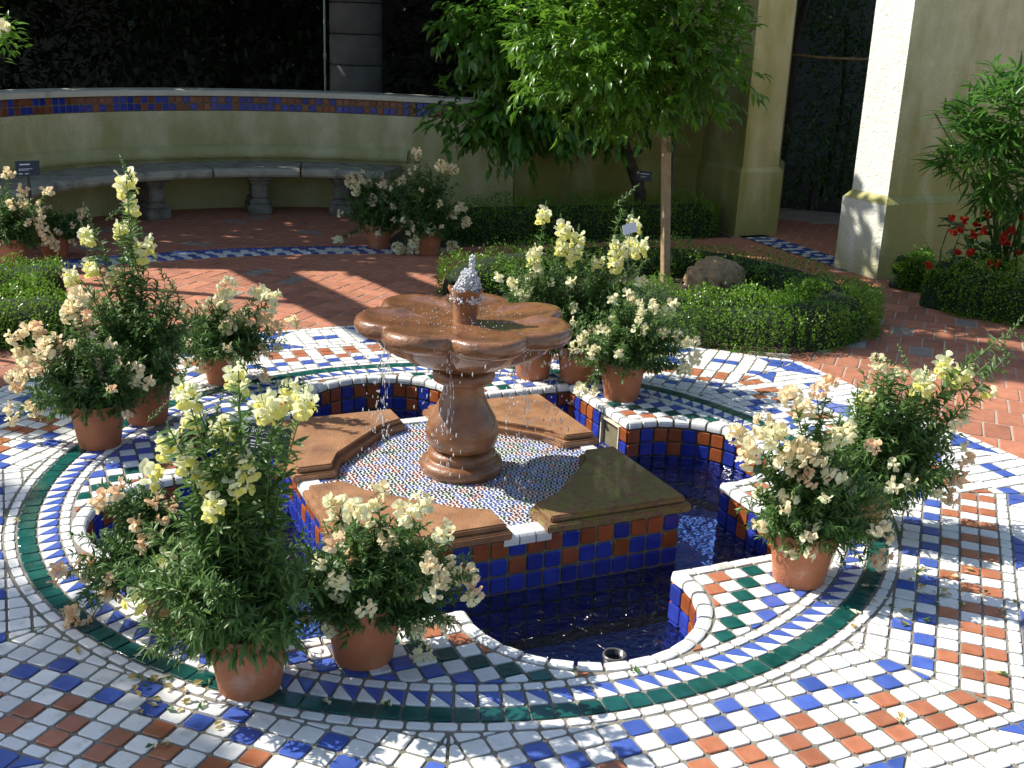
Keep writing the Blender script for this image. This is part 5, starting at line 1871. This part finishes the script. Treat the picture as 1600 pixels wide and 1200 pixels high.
# ------------------------------------------------------------------ plant signs
def text_mesh(body, size, name):
    cu = bpy.data.curves.new(name, 'FONT')
    cu.body = body
    cu.size = size
    cu.extrude = .0003
    o = bpy.data.objects.new(name, cu)
    COL.objects.link(o)
    dg = bpy.context.evaluated_depsgraph_get()
    me = bpy.data.meshes.new_from_object(o.evaluated_get(dg))
    bpy.data.objects.remove(o)
    bpy.data.curves.remove(cu)
    return me
def plant_sign(label, c, w, h, tiltx, yaw, roll, title, lines, stake_to, emblem=True):
    t = thing('plant_sign', label, 'sign', (c[0], c[1], stake_to))
    mw = Matrix.Translation(c) @ Matrix.Rotation(yaw, 4, 'Z') @ Matrix.Rotation(math.pi / 2 - tiltx, 4, 'X') @ Matrix.Rotation(roll, 4, 'Z')
    mb = MB(); mb.box((0, 0, 0), (w, h, .003)); me = mb.mesh('plate')
    bm = bmesh.new(); bm.from_mesh(me); bmesh.ops.bevel(bm, geom=[e for e in bm.edges], offset=.0012, segments=1, affect='EDGES'); bm.to_mesh(me); bm.free()
    pl = link('plate', me, M['sign'], t, mw)
    if title:
        tm = text_mesh(title, h * .24, 'lettering')
        link('lettering', tm, M['print'], pl, mw @ Matrix.Translation((-w * .27, h * .22, .0018)))
    mb = MB()
    for x0, x1, y, th in lines:
        mb.box(((x0 + x1) / 2 * w, y * h, .0018), ((x1 - x0) * w, th * h, .0006))
    if emblem:
        # round leafy crest: a ring open at the top with leaf shapes above
        e = np.array([-w * .39, h * .29, .0018]); r = h * .115
        for k in range(22):
            a = R(150) + R(240) * k / 21
            mb.box((e[0] + r * math.cos(a), e[1] + r * math.sin(a), .0018), (r * .35, r * .22, .0006), 0, Matrix.Rotation(a + math.pi / 2, 3, 'Z'))
        for a in (40, 65, 90, 115, 140):
            mb.box((e[0] + r * .8 * math.cos(R(a)), e[1] + r * .8 * math.sin(R(a)), .0018), (r * .75, r * .24, .0006), 0, Matrix.Rotation(R(a), 3, 'Z'))
        mb.box((e[0], e[1] - r * .1, .0018), (r * .9, r * .5, .0006), 0, Matrix.Rotation(R(45), 3, 'Z'))
    tag(mb.build('fine_print', M['print'], pl, mw), kind='stuff')
    b = mw @ Vector((0, -h * .4, -.004))
    mb = MB(); mb.box(((b.x), b.y + .004, (b.z + stake_to) / 2), (.018, .004, b.z - stake_to)); mb.build('stake', M['black'], t)
    return t
sc_ = at(412, 688, 2.80)
plant_sign('charcoal sign reading Snapdragon among the near yellow spikes', sc_, .140, .084, R(28), R(4), R(-8), 'Snapdragon',
           [(-.28, .42, .06, .012), (-.24, .16, -.06, .05), (-.24, .10, -.16, .03), (-.22, .14, -.25, .03), (.18, .30, -.2, .02)], .02)
plant_sign('small dark plant sign tilted above the shaded pots by the bench', at(43, 263, 7.75), .165, .105, R(20), R(3), R(4), None,
           [(-.32, .10, .26, .07), (-.36, .20, -.04, .03), (-.36, .05, -.12, .025), (-.36, -.2, -.36, .05), (-.1, .05, -.36, .05)], .05, False)
plant_sign('small dark plant sign by the leaning trunk above the wall hedge', at(1006, 275, 9.75), .135, .085, R(20), R(5), R(-4), None,
           [(-.24, .36, .22, .09), (-.2, .2, -.05, .03), (-.2, .1, -.15, .03)], .05)
tg = thing('plant_tag', 'small clear plastic tag stuck among the yellow spikes behind the fountain', 'tag', (*at(982, 356, 5.2)[:2], .1))
mb = MB(); p = at(984, 357, 5.05); mb.box(tuple(p), (.075, .002, .045), 0, Matrix.Rotation(R(-14), 3, 'Y') @ Matrix.Rotation(R(30), 3, 'Z')); mb.build('card', surf('clear_card', (.55, .58, .66), (.62, .66, .72), rough=.15), tg)
mb = MB(); mb.tube([tuple(p), (p[0] + .01, p[1], .15)], [.002, .002], 5); mb.build('wire', M['black'], tg)

# spray of pale flowering shrub that reaches into the view high on the left
sp_b = thing('flowering_shrub', 'leafy branch tip with a white flower reaching in above the bench', 'shrub', (-2.75, 5.6, 0))
cs = [(*at(8, 45, 5.2), .05, .08, .05), (*at(14, 70, 5.2), .06, .08, .05), (*at(-40, 60, 5.2), .16, .15, .15)]
P, D = cloud(cs, 170, .1); D[:, 0] += .6
tag(link('foliage', leaves('foliage', P, D, rng.uniform(.04, .065, 170), .018, .3), M['leaf_tree'], sp_b), kind='stuff')
link('flower_head', get_head('cluster', 'c'), None, sp_b, Matrix.Translation(at(2, 46, 5.1)) @ Matrix.Scale(.07, 4))
mb = MB(); e = at(10, 60, 5.2); mb.tube([(-3.0, 5.4, 0), (-2.9, 5.3, .8), (e[0] - .2, e[1], e[2] - .15), e], [.02, .017, .01, .004], 6); mb.build('stems', M['stem'], sp_b)

# fallen petals and leaves on the floor
mb = MB()
pts = [(430, 718), (25, 813), (120, 1015), (210, 1060), (245, 1060), (265, 1075), (213, 1110), (240, 1165), (258, 1163), (340, 955 + 180), (1332, 1095), (1300, 560 + 370), (1425, 905), (1440, 915), (1460, 925), (1468, 945), (1375, 895), (1390, 935), (1420, 955), (1535, 930), (1545, 928), (1500, 945), (1560, 1052), (995, 1050), (508, 1098), (600, 1098), (610, 1100), (140, 720), (10, 690), (40, 725), (310, 1020), (330, 1035), (160, 1010), (1410, 1120), (1400, 1125)]
for px, py in pts + [(random.uniform(1330, 1590), random.uniform(880, 990)) for _ in range(26)] + [(random.uniform(150, 330), random.uniform(1000, 1110)) for _ in range(16)]:
    g = grd(px, py, .008)
    for q in range(random.choice([1, 2, 2, 3])):
        a = random.uniform(0, 6.28); s = random.uniform(.008, .016)
        c = g + np.array([random.gauss(0, .008), random.gauss(0, .008), .001])
        d = np.array([math.cos(a), math.sin(a), 0]); e = np.array([-d[1], d[0], 0])
        z = np.array([0, 0, 1.0])
        mb.add([c - d * s, c - d * s * .2 + e * s * .6 + z * s * random.uniform(.1, .7), c + d * s + z * s * random.uniform(.1, .6), c - d * s * .1 - e * s * .6 + z * s * random.uniform(.1, .5), c + z * s * .05],
               [(0, 4, 1), (1, 4, 2), (2, 4, 3), (3, 4, 0)], random.choice([0, 0, 1, 2]))
fp = mb.build('fallen_petals', [M['p_dry'], M['p_cre'], M['leaf_snap']])
tag(fp, 'withered petals and leaf bits scattered on the tiles', kind='stuff')
